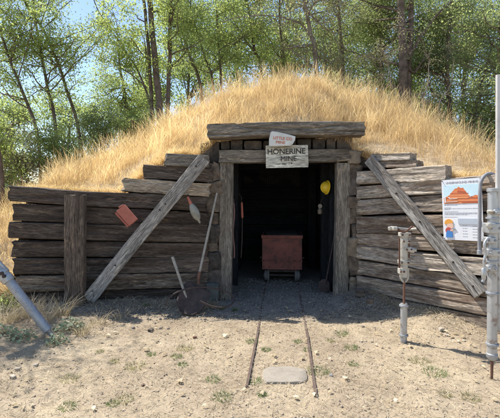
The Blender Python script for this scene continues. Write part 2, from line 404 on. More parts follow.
# ------------------------------------------------------------------ hill (sheet starting behind the timber walls)
front = [(-9.5, 4.3, -.1), (-6.5, 4.9, -.1), (-4.6, 5.5, -.05), (-3.9, 5.8, -.05), (-3.62, 5.95, .1), (-3.52, 6.02, 1.2), (-3.42, 6.05, 1.62), (-2.0, 6.08, 1.52), (-1.78, 6.08, 1.74), (-1.5, 6.1, 1.95), (-1.2, 6.1, 2.16),
         (-.80, 6.12, 2.12), (-.66, 6.08, 2.26), (-.5, 6.12, 2.42), (.0, 6.18, 2.5), (1.0, 6.18, 2.5), (1.5, 6.14, 2.40), (1.64, 6.10, 2.20), (1.86, 5.98, 2.10), (2.1, 5.74, 2.02), (2.26, 5.5, 1.86), (2.45, 5.25, 1.80), (2.68, 4.98, 1.72), (3.22, 4.36, 1.68), (3.7, 4.1, 1.2), (4.6, 3.7, -.05), (7, 3.6, -.1), (10, 3.6, -.1)]
front = np.array(front)
def hill_surface(u, v):
    """u in 0..1 along the front line, v in 0..1 front to back"""
    u = np.asarray(u, float); v = np.asarray(v, float)
    seg = np.r_[0, np.cumsum(np.linalg.norm(np.diff(front[:, :2], axis=0), axis=1))]; seg /= seg[-1]
    fx, fy, fz = (np.interp(u, seg, front[:, i]) for i in range(3))
    cx = fx * 1.12 - .1; cy = 9.1 + .0 * fx
    xc = np.linspace(-14, 14, 561); zc = np.interp(xc, [-14, -9, -7, -5.5, -4.4, -3.4, -2.8, -1.6, -.46, .6, 1.4, 2.4, 3.5, 4.4, 5.34, 6.5, 8, 10, 14], [-.1, -.1, .6, 1.3, 1.82, 2.2, 2.55, 3.22, 3.82, 4.08, 4.1, 3.95, 3.55, 3.0, 2.4, 1.6, .4, -.1, -.1])
    zc = np.convolve(np.pad(zc, 12, 'edge'), np.hanning(25) / np.hanning(25).sum(), 'valid'); H = np.interp(cx, xc, zc)
    bx = fx * 1.5; by = 15.0
    t = np.clip(v / .55, 0, 1); q = np.clip((v - .55) / .45, 0, 1)
    x = np.where(v < .55, fx + (cx - fx) * t, cx + (bx - cx) * q)
    y = np.where(v < .55, fy + (cy - fy) * t, cy + (by - cy) * q)
    s1 = 1 - (1 - t) ** np.where(fx > 1.4, np.clip(1.7 - (fx - 1.4) * 1.6, 1.0, 1.7), 1.7); s2 = q * q * (3 - 2 * q)
    z = np.where(v < .55, fz + (H - fz) * s1, H + (-.25 - H) * s2)
    z = z + .10 * fbm(x * .9, y * .9, o=3, s=31) * np.clip(v * 6, 0, 1) + .03 * fbm(x * 5, y * 5, o=3, s=37) * np.clip(v * 12, 0, 1)
    return x, y, z
U, V_ = np.meshgrid(np.linspace(0, 1, 420), np.linspace(0, 1, 160))
hx, hy, hz = hill_surface(U, V_)
idx = np.arange(U.size).reshape(U.shape)
Fq = np.stack([idx[:-1, :-1], idx[:-1, 1:], idx[1:, 1:], idx[1:, :-1]], -1).reshape(-1, 4)
tag(link('hill', mesh_np('hill', np.stack([hx, hy, hz], -1).reshape(-1, 3), Fq, M['hill'], True)), kind='structure')

# ------------------------------------------------------------------ blades (grass, straw)
rng = np.random.default_rng(11)
def blades(base, h, lean, az, width, seed_head=0.0, levels=4, curl=1.0):
    """ribbons; arrays of length n"""
    n = len(base); t = np.linspace(0, 1, levels)[None, :, None]
    d = np.stack([np.cos(az), np.sin(az), np.zeros(n)], -1)[:, None, :]
    up = np.array([0, 0, 1.0])[None, None, :]
    H = h[:, None, None]; L = lean[:, None, None]
    c = base[:, None, :] + up * H * (t - .35 * L * t ** 2 * curl) + d * H * L * t ** 1.8
    fa = rng.uniform(0, 2 * np.pi, n); wd = np.stack([np.cos(fa), np.sin(fa), np.zeros(n)], -1)[:, None, :]
    tt = t[..., 0]
    prof = np.where(tt < .62, 1 - .35 * tt, .78 + (seed_head if seed_head else -.3) * np.sin(np.clip((tt - .6) / .4, 0, 1) * np.pi))
    prof = prof * np.where(tt >= 1, .12, 1)
    W = (width[:, None] * prof)[..., None] / 2
    V = np.stack([c - wd * W, c + wd * W], 2).reshape(-1, 3)
    b = (np.arange(n) * levels * 2)[:, None] + (np.arange(levels - 1) * 2)[None, :]
    Fq = np.stack([b, b + 1, b + 3, b + 2], -1).reshape(-1, 4)
    return V, Fq, levels * 2
def grass_obj(name, base, h, lean, az, width, material, label=None, cat=None, parent=None, kind='stuff', seed_head=0.0, levels=4, rnd=None):
    V, Fq, k = blades(base, h, lean, az, width, seed_head, levels)
    r = rng.uniform(0, 1, len(base)) if rnd is None else rnd
    o = link(name, mesh_np(name, V, Fq, material, False, attr=np.repeat(r, k)), parent)
    return tag(o, label, cat, kind=kind)

def hill_points(n, vmax=.66, pw=1.0):
    u = rng.uniform(.12, .93, n); v = vmax * rng.uniform(0, 1, n) ** pw
    x, y, z = hill_surface(u, v); return np.stack([x, y, z], -1), u, v
pts, u, v = hill_points(330000, .62)
den = vnoise(pts[:, 0] * 2.2, pts[:, 1] * 2.2, s=50) * .5 + .5
den2 = vnoise(pts[:, 0] * 1.1 + 7, pts[:, 1] * 1.6, s=57) * .5 + .5
keep = rng.uniform(0, 1, len(pts)) < (.25 + .8 * den) * np.clip((den2 - .12) * 3.0, .12, 1)
pts = pts[keep]; v = v[keep]; den = den[keep]; n = len(pts)
lowf = vnoise(pts[:, 0] * .9, pts[:, 1] * 1.3, s=58) * .5 + .5
h = (.06 + .13 * den + .12 * lowf) * rng.uniform(.4, 1.4, n) * np.clip(.5 + v * 4, .5, 1)
az = fbm(pts[:, 0] * .8, pts[:, 1] * .8, s=60) * 5 + rng.normal(0, 2.0, n)
grass_obj('dry_grass', pts, h, rng.uniform(.1, 1.1, n), az, rng.uniform(.0018, .0042, n), M['straw'], 'golden dry grass covering the mound above the timber walls', 'grass')
# tall flowering stalks
pts, u, v = hill_points(30000, .62)
den = vnoise(pts[:, 0] * 1.6, pts[:, 1] * 1.6, s=53); k = den > -.25; pts = pts[k]; v = v[k]; n = len(pts)
h = (.22 + .5 * rng.uniform(0, 1, n) ** 2) * np.clip(.42 + v * 3, .42, 1)
grass_obj('tall_dry_grass', pts, h, rng.uniform(.05, .6, n), rng.uniform(0, 6.28, n), rng.uniform(.0018, .0032, n), M['straw'], 'taller feathery seed heads of dry grass standing out of the mound', 'grass', seed_head=1.1, levels=6)
# clumps of long stalks
nc = 230; cu = np.concatenate([rng.uniform(.17, .9, 150), rng.uniform(.17, .42, 80)]); cv = .60 * rng.uniform(.06, 1, nc) ** .8; k = rng.integers(25, 90, nc)
u = np.repeat(cu, k) + rng.normal(0, .0055, k.sum()); v = np.clip(np.repeat(cv, k) + rng.normal(0, .014, k.sum()), 0.01, .62); x, y, z = hill_surface(u, v); n = len(x)
hc = np.repeat(rng.uniform(.25, .62, nc), k); rc_ = np.repeat(rng.uniform(0, 1, nc), k)
grass_obj('tall_dry_grass', np.stack([x, y, z], -1), hc * rng.uniform(.5, 1.15, n), rng.uniform(.1, .8, n), rng.uniform(0, 6.28, n), rng.uniform(.0018, .004, n), M['straw'], 'denser clumps of long dry stalks on the mound', 'grass', seed_head=.9, levels=6, rnd=np.clip(rc_ * .8 + rng.uniform(-.1, .3, n), 0, 1))
# matted grass hanging over the front edge
u = rng.uniform(.27, .76, 16000); x, y, z = hill_surface(u, np.abs(rng.normal(0, .012, 16000)))
grass_obj('overhanging_grass', np.stack([x, y - rng.uniform(0, .08, 16000), z + .02], -1), rng.uniform(.08, .22, 16000), rng.uniform(.7, 1.6, 16000), rng.normal(-1.57, .9, 16000), rng.uniform(.003, .007, 16000), M['straw'],
          'dry grass matted over the upper edge of the timbers', 'grass')
# straw litter on the ground
n = 50000
x = rng.uniform(-3.4, 3.6, n); y = 2.4 + 3.7 * rng.uniform(0, 1, n) ** 1.1
dn = vnoise(x * 1.7, y * 1.7, s=70) * .5 + .5
k = (rng.uniform(0, 1, n) < .2 + .9 * dn) & ~((np.abs(x - .4) < .9) & (y > 5.2)); x = x[k]; y = y[k]; n = len(x)
az = rng.uniform(0, 6.28, n); L = rng.uniform(.012, .06, n); W = rng.uniform(.0012, .0035, n)
d = np.stack([np.cos(az), np.sin(az)], -1); pn = np.stack([-d[:, 1], d[:, 0]], -1); zz = ground_z(x, y) + .014
tilt = rng.uniform(-.006, .012, n)
def sc(a, b): return np.stack([x + d[:, 0] * L * a + pn[:, 0] * W * b, y + d[:, 1] * L * a + pn[:, 1] * W * b, zz + tilt * a + rng.uniform(0, .004, n)], -1)
Vv = np.stack([sc(-.5, -.5), sc(.5, -.5), sc(.5, .5), sc(-.5, .5)], 1).reshape(-1, 3)
tag(link('straw_litter', mesh_np('straw_litter', Vv, np.arange(4 * n).reshape(-1, 4), M['straw_pale'], attr=np.repeat(rng.uniform(0, 1, n), 4))), 'short broken straw scattered over the dirt', 'straw', kind='stuff')
# twiggy debris against the foot of the timbers
n = 2600; sd_l = rng.uniform(0, 1, n) < .62
x = np.where(sd_l, rng.normal(-1.1, .75, n), rng.normal(1.95, .35, n)); y = np.where(sd_l, 5.55 + rng.normal(0, .13, n), 5.9 - (x - 1.6) * 1.15 - np.abs(rng.normal(0, .18, n)))
k = (y < 5.72) & ((x < -.45) | (x > 1.5)); x = x[k]; y = y[k]; n = len(x)
grass_obj('twig_debris', np.stack([x, y, ground_z(x, y) + .004], -1), rng.uniform(.04, .16, n), rng.uniform(1.2, 2.4, n), rng.uniform(0, 6.28, n), rng.uniform(.003, .007, n), M['straw_pale'], 'broken twigs and dead stalks lying along the foot of the timber walls', 'debris')
# short dry stubble
n = 9000
x = rng.uniform(-3.4, 3.6, n); y = rng.uniform(2.4, 5.3, n); dn = vnoise(x * 2.3, y * 2.3, s=73); k = (dn > .12) & (np.abs(x - .35) > .25); x = x[k]; y = y[k]; n = len(x)
grass_obj('dry_stubble', np.stack([x, y, ground_z(x, y)], -1), rng.uniform(.012, .045, n), rng.uniform(.2, 1.4, n), rng.uniform(0, 6.28, n), rng.uniform(.0015, .003, n), M['straw_pale'], 'short dry stubble standing in patches of the dirt', 'grass')

# small gravel
def pebbles(name, xs, ys, rs, material, label):
    ico = bmesh.new(); bmesh.ops.create_icosphere(ico, subdivisions=1, radius=1); bv = np.array([v.co[:] for v in ico.verts]); bf = np.array([[v.index for v in f.verts] for f in ico.faces]); ico.free()
    n = len(xs); sc_ = np.stack([rng.uniform(.7, 1.4, n), rng.uniform(.6, 1.2, n), rng.uniform(.35, .8, n)], -1) * rs[:, None]
    jit = 1 + rng.uniform(-.28, .28, (n, len(bv), 1)); a = rng.uniform(0, 6.28, n); ca, sa = np.cos(a), np.sin(a)
    V = bv[None] * jit * sc_[:, None, :]; X = V[..., 0] * ca[:, None] - V[..., 1] * sa[:, None]; Y = V[..., 0] * sa[:, None] + V[..., 1] * ca[:, None]
    V = np.stack([X + xs[:, None], Y + ys[:, None], V[..., 2] + (ground_z(xs, ys) + rs * .25)[:, None]], -1)
    Fc = (bf[None] + (np.arange(n) * len(bv))[:, None, None]).reshape(-1, 3)
    return tag(link(name, mesh_np(name, V.reshape(-1, 3), Fc, material, attr=np.repeat(rng.uniform(0, 1, n), len(bv)))), label, 'gravel', kind='stuff')
n = 3500; xs = rng.uniform(-3.4, 3.6, n); ys = 2.4 + 4 * rng.uniform(0, 1, n)
pebbles('gravel', xs, ys, rng.uniform(.003, .012, n), M['pebble'], 'fine gravel scattered through the dirt')
n = 3800; a = rng.normal(0, 1, (n, 2)); side = rng.integers(0, 3, n)
xs = np.where(side == 0, 1.85 + a[:, 0] * .45, np.where(side == 1, -1.5 + a[:, 0] * .8, rng.uniform(-.2, 1.2, n))); ys = np.where(side == 2, rng.uniform(5.0, 7.5, n), 5.45 + a[:, 1] * .25)
k = ~((side == 1) & (ys > 5.8)) & ~((side == 0) & (((xs - 1.655) * .777 + (ys - 5.9) * .63) > .0)); xs = xs[k]; ys = ys[k]
pebbles('dark_gravel', xs, ys, rng.uniform(.005, .024, len(xs)), M['spoil'], 'dark crumbly spoil heaped against the foot of the timbers')

# ------------------------------------------------------------------ timbers
def beam(name, parent, p0, p1, h, t, material, up=(0, 0, 1), rough=.007, rag=.02, seed=None, step=.05, warp=.012, chamf=.006, taper=0.0):
    p0 = Vector(p0); p1 = Vector(p1); seed = random.randrange(10000) if seed is None else seed
    X = (p1 - p0); L = X.length; X.normalize(); Y = Vector(up).cross(X).normalized(); Z = X.cross(Y)
    nl = max(4, int(L / step)) + 1
    per = []
    kz, ky = 16, 8
    a, b = t / 2, h / 2
    for i in range(kz): per.append((-a, -b + 2 * b * i / kz))
    for i in range(ky): per.append((-a + 2 * a * i / ky, b))
    for i in range(kz): per.append((a, b - 2 * b * i / kz))
    for i in range(ky): per.append((a - 2 * a * i / ky, -b))
    per = np.array(per); m = len(per)
    corner = (np.abs(np.abs(per[:, 0]) - a) < 1e-6) & (np.abs(np.abs(per[:, 1]) - b) < 1e-6)
    xs = np.linspace(0, L, nl)[:, None] + np.zeros((1, m))
    py = per[None, :, 0] + np.zeros((nl, 1)); pz = per[None, :, 1] + np.zeros((nl, 1))
    nrmy = np.where(np.abs(np.abs(per[:, 0]) - a) < 1e-6, np.sign(per[:, 0]), 0); nrmz = np.where(np.abs(np.abs(per[:, 1]) - b) < 1e-6, np.sign(per[:, 1]), 0)
    gr = fbm(xs * 2.2, py * 38, pz * 38, o=3, s=seed); gr2 = fbm(xs * 9, py * 9, pz * 9, o=2, s=seed + 7)
    ed = vnoise(xs * 5, py * 3, pz * 3, s=seed + 3)
    chk = np.abs(vnoise(xs * .8 + .25 * vnoise(xs * 3, py * 4, pz * 4, s=seed + 40), py * 13, pz * 13, s=seed + 41)); chk = np.clip(1 - chk / .13, 0, 1) * np.clip(vnoise(xs * 1.1, py * 6, pz * 6, s=seed + 42) * 3, 0, 1)
    d = rough * (gr * 1.3 + .5 * gr2) - rough * .4 - rough * 2.6 * chk
    ch = chamf * (1 + .9 * ed) * corner[None, :]
    k = 1 - taper * xs / L
    wy = warp * vnoise(xs * .9, 0 * xs, s=seed + 11); wz = warp * vnoise(xs * .9, 0 * xs + 5, s=seed + 12)
    oy = (py + nrmy * d) * k - np.sign(py) * ch + wy; oz = (pz + nrmz * d) * k - np.sign(pz) * ch + wz
    ox = xs.copy()
    r0 = rag * vnoise(py * 18, pz * 18, s=seed + 21); r1 = rag * vnoise(py * 18, pz * 18, s=seed + 22)
    ox[0] += r0[0]; ox[-1] += r1[-1]
    V = np.stack([ox - L / 2, oy, oz], -1).reshape(-1, 3)
    i = np.arange(nl - 1)[:, None]; j = np.arange(m)[None, :]; j2 = (j + 1) % m
    Fq = np.stack([i * m + j, (i + 1) * m + j, (i + 1) * m + j2, i * m + j2], -1).reshape(-1, 4)
    # end caps: two inner rings
    extra = []; faces = [tuple(f) for f in Fq]; base = len(V)
    for e, (row, xx) in enumerate(((0, -L / 2), (nl - 1, L / 2))):
        ring = V[row * m:(row + 1) * m]; cen = ring.mean(0); b0 = base + len(extra)
        inner = cen + (ring - cen) * .55; inner[:, 0] = ring[:, 0].mean() + rag * .6 * vnoise(inner[:, 1] * 25, inner[:, 2] * 25, s=seed + 30)
        extra += [tuple(q) for q in inner]; extra.append((ring[:, 0].mean() - (.008 if e else -.008), cen[1], cen[2]))
        for q in range(m):
            q2 = (q + 1) % m; A, B = row * m + q, row * m + q2
            f1 = (A, B, b0 + q2, b0 + q); f2 = (b0 + q, b0 + q2, b0 + m)
            if e: f1 = f1[::-1]; f2 = f2[::-1]
            faces.append(f1); faces.append(f2)
    me = bpy.data.meshes.new(name); me.from_pydata([tuple(q) for q in V] + extra, [], faces)
    me.polygons.foreach_set('use_smooth', [True] * len(me.polygons)); me.set_sharp_from_angle(angle=R(38)); me.materials.append(material)
    o = bpy.data.objects.new(name, me); COL.objects.link(o)
    mt = Matrix((X, Y, Z)).transposed().to_4x4(); mt.translation = (p0 + p1) / 2
    if parent is not None:
        o.parent = parent; mt.translation = mt.translation - wloc(parent)
    o.matrix_local = mt
    return o

def bolt(parent, p, nrm, r=.012, name='bolt'):
    nrm = Vector(nrm).normalized(); p = Vector(p)
    return MB().lathe(p - nrm * .01, nrm, [(0, r * 1.6), (.014, r * 1.6), (.016, r), (.026, r * .9), (.028, r * .4)], 10).build(name, M['rust_dark'], parent)

# left timber wall: face runs from depth 5.68 (px 8) to 5.9 (px 208)
def DL(px): return 5.66 + .24 * (px - 8) / 200
lw = thing('timber_retaining_wall', 'dark left timber wall with an upright post and a slanting brace', 'retaining wall', (-2.0, 5.8, 0))
TH = .2
def wall_timber(px0, yt0, yb0, px1, yt1, yb1, material, off=0.0, **k):
    a, b = DL(px0) + off, DL(px1) + off
    A = (P(px0, yt0, a) + P(px0, yb0, a)) / 2; B = (P(px1, yt1, b) + P(px1, yb1, b)) / 2
    hh = ((yb0 - yt0) / F * a + (yb1 - yt1) / F * b) / 2 - .006
    A.y += TH / 2; B.y += TH / 2
    return beam('timber', lw, A, B, hh, TH, material, **k)
wall_timber(8, 185, 202.5, 206, 198, 212, M['wood_dark'], -.02, rag=.03)
wall_timber(12.5, 202.5, 221.5, 207, 212, 228, M['wood_dark'], .02)
wall_timber(8, 221.5, 240, 208, 228, 243.5, M['wood_dark'], 0)
wall_timber(11, 240, 258, 207, 243.5, 258, M['wood_dark'], .02)
wall_timber(12, 258, 276, 208, 258, 273, M['wood_dark'], .01)
wall_timber(14, 276, 293, 207, 273, 289, M['wood_split'], -.01, rough=.018)
wall_timber(16, 293, 312, 208, 289, 307, M['wood_dark'], .01, rough=.012)
wall_timber(122, 178, 192.5, 209, 183, 198, M['wood_pale'], -.03, rag=.05, rough=.012)
wall_timber(143, 165, 178, 212, 167, 183, M['wood_dark'], .02, rag=.03)
wall_timber(164, 152.5, 165, 208, 154, 168, M['wood_grey'], -.01, rag=.04)
rn_ = random.Random(3)
for o in list(lw.children):
    if o.name.split('.')[0] != 'timber': continue
    for k_ in range(2):
        bb_ = o.matrix_local @ Vector((rn_.uniform(-.45, .45) * o.dimensions.x if o.dimensions.x else 0, 0, rn_.uniform(-.05, .05)))
        p_ = Vector(lw.location) + bb_; p_.y = p_.y - TH / 2 - .004; bolt(lw, p_, (0, -1, 0), .007, 'spike')
# upright post and slanting brace
A = P(76, 195, 5.52); B = P(75.5, 316, 5.52); A.y += .0
beam('post', lw, B, A, .27, .14, M['wood_brown'], up=(1, 0, 0), rag=.008, rough=.004, warp=.006)
A = P(90, 298, 5.60); B = P(204, 159, 5.72)
A.y -= .04; B.y -= .04
br = beam('brace', lw, A, B, .19, .07, M['wood_brace'], rag=.015, rough=.003, warp=.006, up=(0, 0, 1))
for t in (.06, .25, .62, .68, .93):
    q = A.lerp(B, t); bolt(lw, q + Vector((random.uniform(-.03, .03), -.036, random.uniform(-.03, .03))), (0, -1, 0), .008)

# right timber wall
R0 = Vector((1.655, 5.9, 0)); RD = Vector((.63, -.777, 0)).normalized(); RN = Vector((-RD.y, RD.x, 0)) * 1
RN = Vector((-.777, -.63, 0)).normalized()
rw = thing('timber_retaining_wall', 'sunlit pale timber wall on the right with a long slanting plank', 'retaining wall', (2.3, 5.2, 0))
def on_right(px, py, out=0.0):
    k = (px - 250) / F; o = R0 + RN * out
    # o.x + s*RD.x = k*(o.y + s*RD.y)
    s = (k * o.y - o.x) / (RD.x - k * RD.y); q = o + RD * s
    return Vector((q.x, q.y, EYE - (py - HY) / F * q.y)), s
def right_timber(px0, yt0, yb0, px1, yt1, yb1, material, out=0.0, ext=0.0, **k):
    A1, _ = on_right(px0, yt0, out); A2, _ = on_right(px0, yb0, out); B1, _ = on_right(px1, yt1, out); B2, _ = on_right(px1, yb1, out)
    A = (A1 + A2) / 2; B = (B1 + B2) / 2; B = B + (B - A).normalized() * ext
    hh = ((A1 - A2).length + (B1 - B2).length) / 2 - .006
    A -= RN * TH / 2; B -= RN * TH / 2
    return beam('timber', rw, A, B, hh, TH, material, **k)
rt = [(356.5, 169.5, 185, 445, 165.5, 180, 'wood_sunpale', .02, 0), (356.5, 185, 199.5, 496, 175, 191, 'wood_sunpale', 0, .35), (356.5, 199.5, 216, 496, 192, 211, 'wood_sun', -.01, .35),
      (356.5, 216, 233, 496, 212, 236, 'wood_sun', .01, .35), (356.5, 233, 246, 496, 237, 258, 'wood_sun', 0, .35), (356.5, 246, 260, 496, 259, 279, 'wood_sunpale', .015, .35),
      (356.5, 260, 275, 496, 280, 300, 'wood_sun', -.005, .35), (356.5, 275, 291, 496, 300, 318, 'wood_sun', .02, .35), (356.5, 291, 307, 496, 319, 338, 'wood_sun', .0, .35)]
for a in rt: right_timber(*a[:6], M[a[6]], a[7], a[8], rag=.014, rough=.009)
right_timber(373, 161, 169.5, 416, 161, 168, M['wood_sun'], .0, rag=.015, rough=.01)
right_timber(371, 153, 161, 409, 152.5, 161, M['wood_sunpale'], .015, rag=.015, rough=.01)
A, _ = on_right(369, 159, .05); B, _ = on_right(481, 294, .05)
beam('brace', rw, A, B, .165, .06, M['wood_brace'], up=RN.cross((B - A).normalized()), rag=.012, rough=.003, warp=.004)
for t in (.30, .52, .80, .95):
    q = A.lerp(B, t) + RN * .032; bolt(rw, q, RN, .008)

# ------------------------------------------------------------------ portal: posts, lintel, header and the cribbing round them
po = thing('mine_portal', 'timber mine entrance with two grey posts under a heavy header beam', 'mine entrance', (.53, 6.1, 0))
beam('post', po, P(224.5, 304, 6.08), P(227, 163.2, 6.08), .215, .2, M['wood_grey'], up=(1, 0, 0), rag=.01, rough=.005, warp=.008)
beam('post', po, P(340, 304, 6.08), P(343, 163.2, 6.08), .215, .2, M['wood_grey'], up=(1, 0, 0), rag=.01, rough=.005, warp=.008)
beam('lintel', po, P(219.5, 156.8, 6.06), P(350, 156, 6.06), .20, .22, M['wood_grey'], rag=.012, rough=.006)
beam('header', po, P(208.5, 132.5, 5.97), P(362, 129.3, 5.97), .215, .34, M['wood_grey'], rag=.015, rough=.012, warp=.02)
crib = [(205.5, 141, 220, 163), (221, 141.5, 230, 150), (230.5, 140, 243, 150.3), (244, 141, 262, 150), (263, 141, 283, 150), (284, 140, 296, 150), (297, 139, 311, 150), (312, 139, 325, 150), (326, 138, 335, 150), (336, 137.5, 352, 149.5)]
mats = [M['wood_end_dark'], M['rock'], M['wood_end']]
RB_ROT = []
def rough_block(name, parent, c, size, material, seed, sub=4, amt=.12):
    bm = bmesh.new(); bmesh.ops.create_cube(bm, size=2); bmesh.ops.subdivide_edges(bm, edges=bm.edges, cuts=sub, use_grid_fill=True)
    co = np.array([v.co[:] for v in bm.verts]); c8 = (np.abs(co) ** 12).sum(1) ** (1 / 12.0); co = co / c8[:, None]
    d = 1 + amt * fbm(co[:, 0] * 1.6 + seed, co[:, 1] * 1.6, co[:, 2] * 1.6, o=3, s=seed)
    co = co * d[:, None] * np.array(size)[None] / 2
    for v_, q in zip(bm.verts, co): v_.co = q
    me = bpy.data.meshes.new(name); bm.to_mesh(me); bm.free(); me.polygons.foreach_set('use_smooth', [True] * len(me.polygons)); me.set_sharp_from_angle(angle=R(50)); me.materials.append(material)
    return link(name, me, parent, Vector(c) - (wloc(parent) if parent else Vector()))
sd = 100
for (x0, y0, x1, y1) in crib:
    D = 6.12; c = P((x0 + x1) / 2, (y0 + y1) / 2, D); c.y += .1; sd += 3
    rough_block('crib_block', po, c, ((x1 - x0) / F * D * .98, .3, (y1 - y0) / F * D * .99), random.choice(mats[:2]) if x0 < 330 else M['rock'], sd)
# backing behind the crib so no gap opens into the hill
# stacked timber ends either side of the posts
for (xa, xb, y0, y1, D, n_) in ((206, 220, 163, 303, 6.0, 9), (349.5, 361, 150, 301, 6.0, 10)):
    cuts = np.cumsum(np.random.default_rng(int(xa)).uniform(.6, 1.4, n_)); cuts = np.r_[0, cuts / cuts[-1]] * (y1 - y0) + y0
    for i in range(n_):
        ya, yb_ = cuts[i], cuts[i + 1]; c = P((xa + xb) / 2 + random.uniform(-1.2, 1.2), (ya + yb_) / 2, D + random.uniform(-.05, .05)); c.y += .15; sd += 5
        mt_ = random.choice([M['wood_end_dark'], M['wood_end_dark'], M['wood_end'], M['rock']]) if xa < 300 else random.choice([M['wood_end'], M['wood_end_dark'], M['wood_end'], M['rock'], M['wood_end_pale']])
        ob = rough_block('crib_block', po, c, ((xb - xa) / F * D * random.uniform(.98, 1.2), .34, (yb_ - ya) / F * D * 1.03), mt_, sd, amt=random.uniform(.14, .34), sub=7)
        ob.rotation_euler = (random.uniform(-.08, .08), random.uniform(-.10, .10), random.uniform(-.15, .15))
for (xa, ya, w_, h_) in ((357, 158, .22, .20), (364, 163, .16, .16), (207, 150, .2, .2)):
    c = P(xa, ya, 6.15); sd += 7; rough_block('crib_block', po, c, (w_, .2, h_), M['rock'], sd, amt=.25)

# ------------------------------------------------------------------ tunnel
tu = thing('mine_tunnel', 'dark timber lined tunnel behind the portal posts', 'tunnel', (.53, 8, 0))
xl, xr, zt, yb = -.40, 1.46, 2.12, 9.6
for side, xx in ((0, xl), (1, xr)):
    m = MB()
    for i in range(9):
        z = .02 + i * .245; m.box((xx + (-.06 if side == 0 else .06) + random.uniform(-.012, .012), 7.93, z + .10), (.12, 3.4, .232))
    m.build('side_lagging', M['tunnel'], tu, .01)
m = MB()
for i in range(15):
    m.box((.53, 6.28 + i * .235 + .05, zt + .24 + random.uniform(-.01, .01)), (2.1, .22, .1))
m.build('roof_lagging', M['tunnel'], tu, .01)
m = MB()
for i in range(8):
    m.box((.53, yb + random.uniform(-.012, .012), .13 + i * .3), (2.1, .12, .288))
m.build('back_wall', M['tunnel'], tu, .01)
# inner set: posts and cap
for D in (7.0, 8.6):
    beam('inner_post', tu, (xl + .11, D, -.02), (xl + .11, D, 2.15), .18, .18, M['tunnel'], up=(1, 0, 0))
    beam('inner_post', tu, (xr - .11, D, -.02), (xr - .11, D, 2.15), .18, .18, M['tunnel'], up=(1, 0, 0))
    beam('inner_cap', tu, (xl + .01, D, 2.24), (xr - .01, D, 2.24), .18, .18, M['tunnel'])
# torn wire netting hung across the tunnel
m = MB()
s = .052; D = 8.35
M['wire'] = plain('dull netting wire', (.06, .055, .05), (.11, .10, .09), 10, .7, .3, 0)
for i in range(26):
    for j in range(20):
        cx = -.10 + i * s * 1.5 * .58; cz = 2.12 - j * s * .9 - (s * .45 if i % 2 else 0)
        if mnoise.noise(Vector((cx * 2.2, cz * 2.2, 3))) < .02 + 3 * max(0, 1.85 - cz): continue
        pts_ = [(cx + s * .52 * math.cos(k * math.pi / 3), D + .02 * math.sin(cx * 9 + cz * 7), cz + s * .52 * math.sin(k * math.pi / 3)) for k in range(6)]
        m.tube(pts_, .0042, 4, closed=True)
m.build('wire_netting', M['wire'], tu)

# ------------------------------------------------------------------ signs
def text_obj(s, size, origin, right, up, material, parent, name='lettering', ext=.0015, sx=1.0, bold=.0, shear=0.0):
    cu = bpy.data.curves.new(name, 'FONT'); cu.body = s; cu.size = size; cu.extrude = ext; cu.offset = bold; cu.align_x = 'CENTER'; cu.align_y = 'CENTER'; cu.shear = shear; cu.resolution_u = 3
    tmp = bpy.data.objects.new('tmp', cu); COL.objects.link(tmp); bpy.context.view_layer.update()
    me = bpy.data.meshes.new_from_object(tmp.evaluated_get(bpy.context.evaluated_depsgraph_get())); bpy.data.objects.remove(tmp)
    r = Vector(right).normalized(); u_ = Vector(up).normalized(); n_ = r.cross(u_)
    base = wloc(parent)
    for v_ in me.vertices: c = v_.co.copy(); v_.co = Vector(origin) + r * c.x * sx + u_ * c.y + n_ * c.z - base
    me.materials.clear(); me.materials.append(material); me.name = name
    return link(name, me, parent)
SD = 5.88
c = P(287, 156.5, SD); tl, tr, bl_ = P(265.8, 146, SD), P(308, 145, SD), P(266.5, 168, SD)
sg = thing('mine_sign', 'rectangular white wooden board lettered in black on the lintel', 'sign', P(287, 168, SD + .02))
rt_ = (tr - tl).normalized(); up_ = Vector((0, 0, 1)); up_ = (up_ - rt_ * up_.dot(rt_)).normalized()
beam('board', sg, P(265.8, 157, SD + .02), P(308, 156.2, SD + .02), .338, .035, M['signwood'], rag=.004, rough=.0015, warp=.002, chamf=.004)
fy = SD - .0005
text_obj('HONERINE', .118, P(286.3, 151.6, fy), rt_, up_, M['ink'], sg, sx=.98, ext=.004, bold=.0008)
text_obj('MINE', .105, P(288.5, 158.8, fy), rt_, up_, M['ink'], sg, sx=1.0, ext=.004)
text_obj('No  1 P', .042, P(287.3, 163.8, fy), rt_, up_, M['ink'], sg, sx=1.15, ext=.004)
# small broken slab
sl = thing('slab_sign', 'small broken white slab with orange lettering propped on the mine board', 'sign', P(283, 146, 5.77))
pts2 = [(269.0, 146.2), (269.1, 139), (270.6, 132.2), (272.2, 131.0), (278, 131.8), (287, 134), (295.6, 136.3), (295.2, 140), (292.8, 144.2), (290, 145.6)]
D = 5.765
m = MB(); m.prism([((x - 250) / F * D, EYE - (y - HY) / F * D) for x, y in pts2][::-1], (0, D, 0), (1, 0, 0), (0, 0, 1), .04)
m.build('slab', M['shardwhite'], sl, .006, 2)
text_obj('LITTLE CO', .062, P(282.8, 138.6, D - .002), (1, 0, -.08), (.08, 0, 1), M['ink_red'], sl, sx=.95, ext=.003, shear=-.1)
text_obj('MINE', .058, P(280.5, 142.5, D - .002), (1, 0, -.08), (.08, 0, 1), M['ink_red'], sl, sx=1.05, ext=.003)

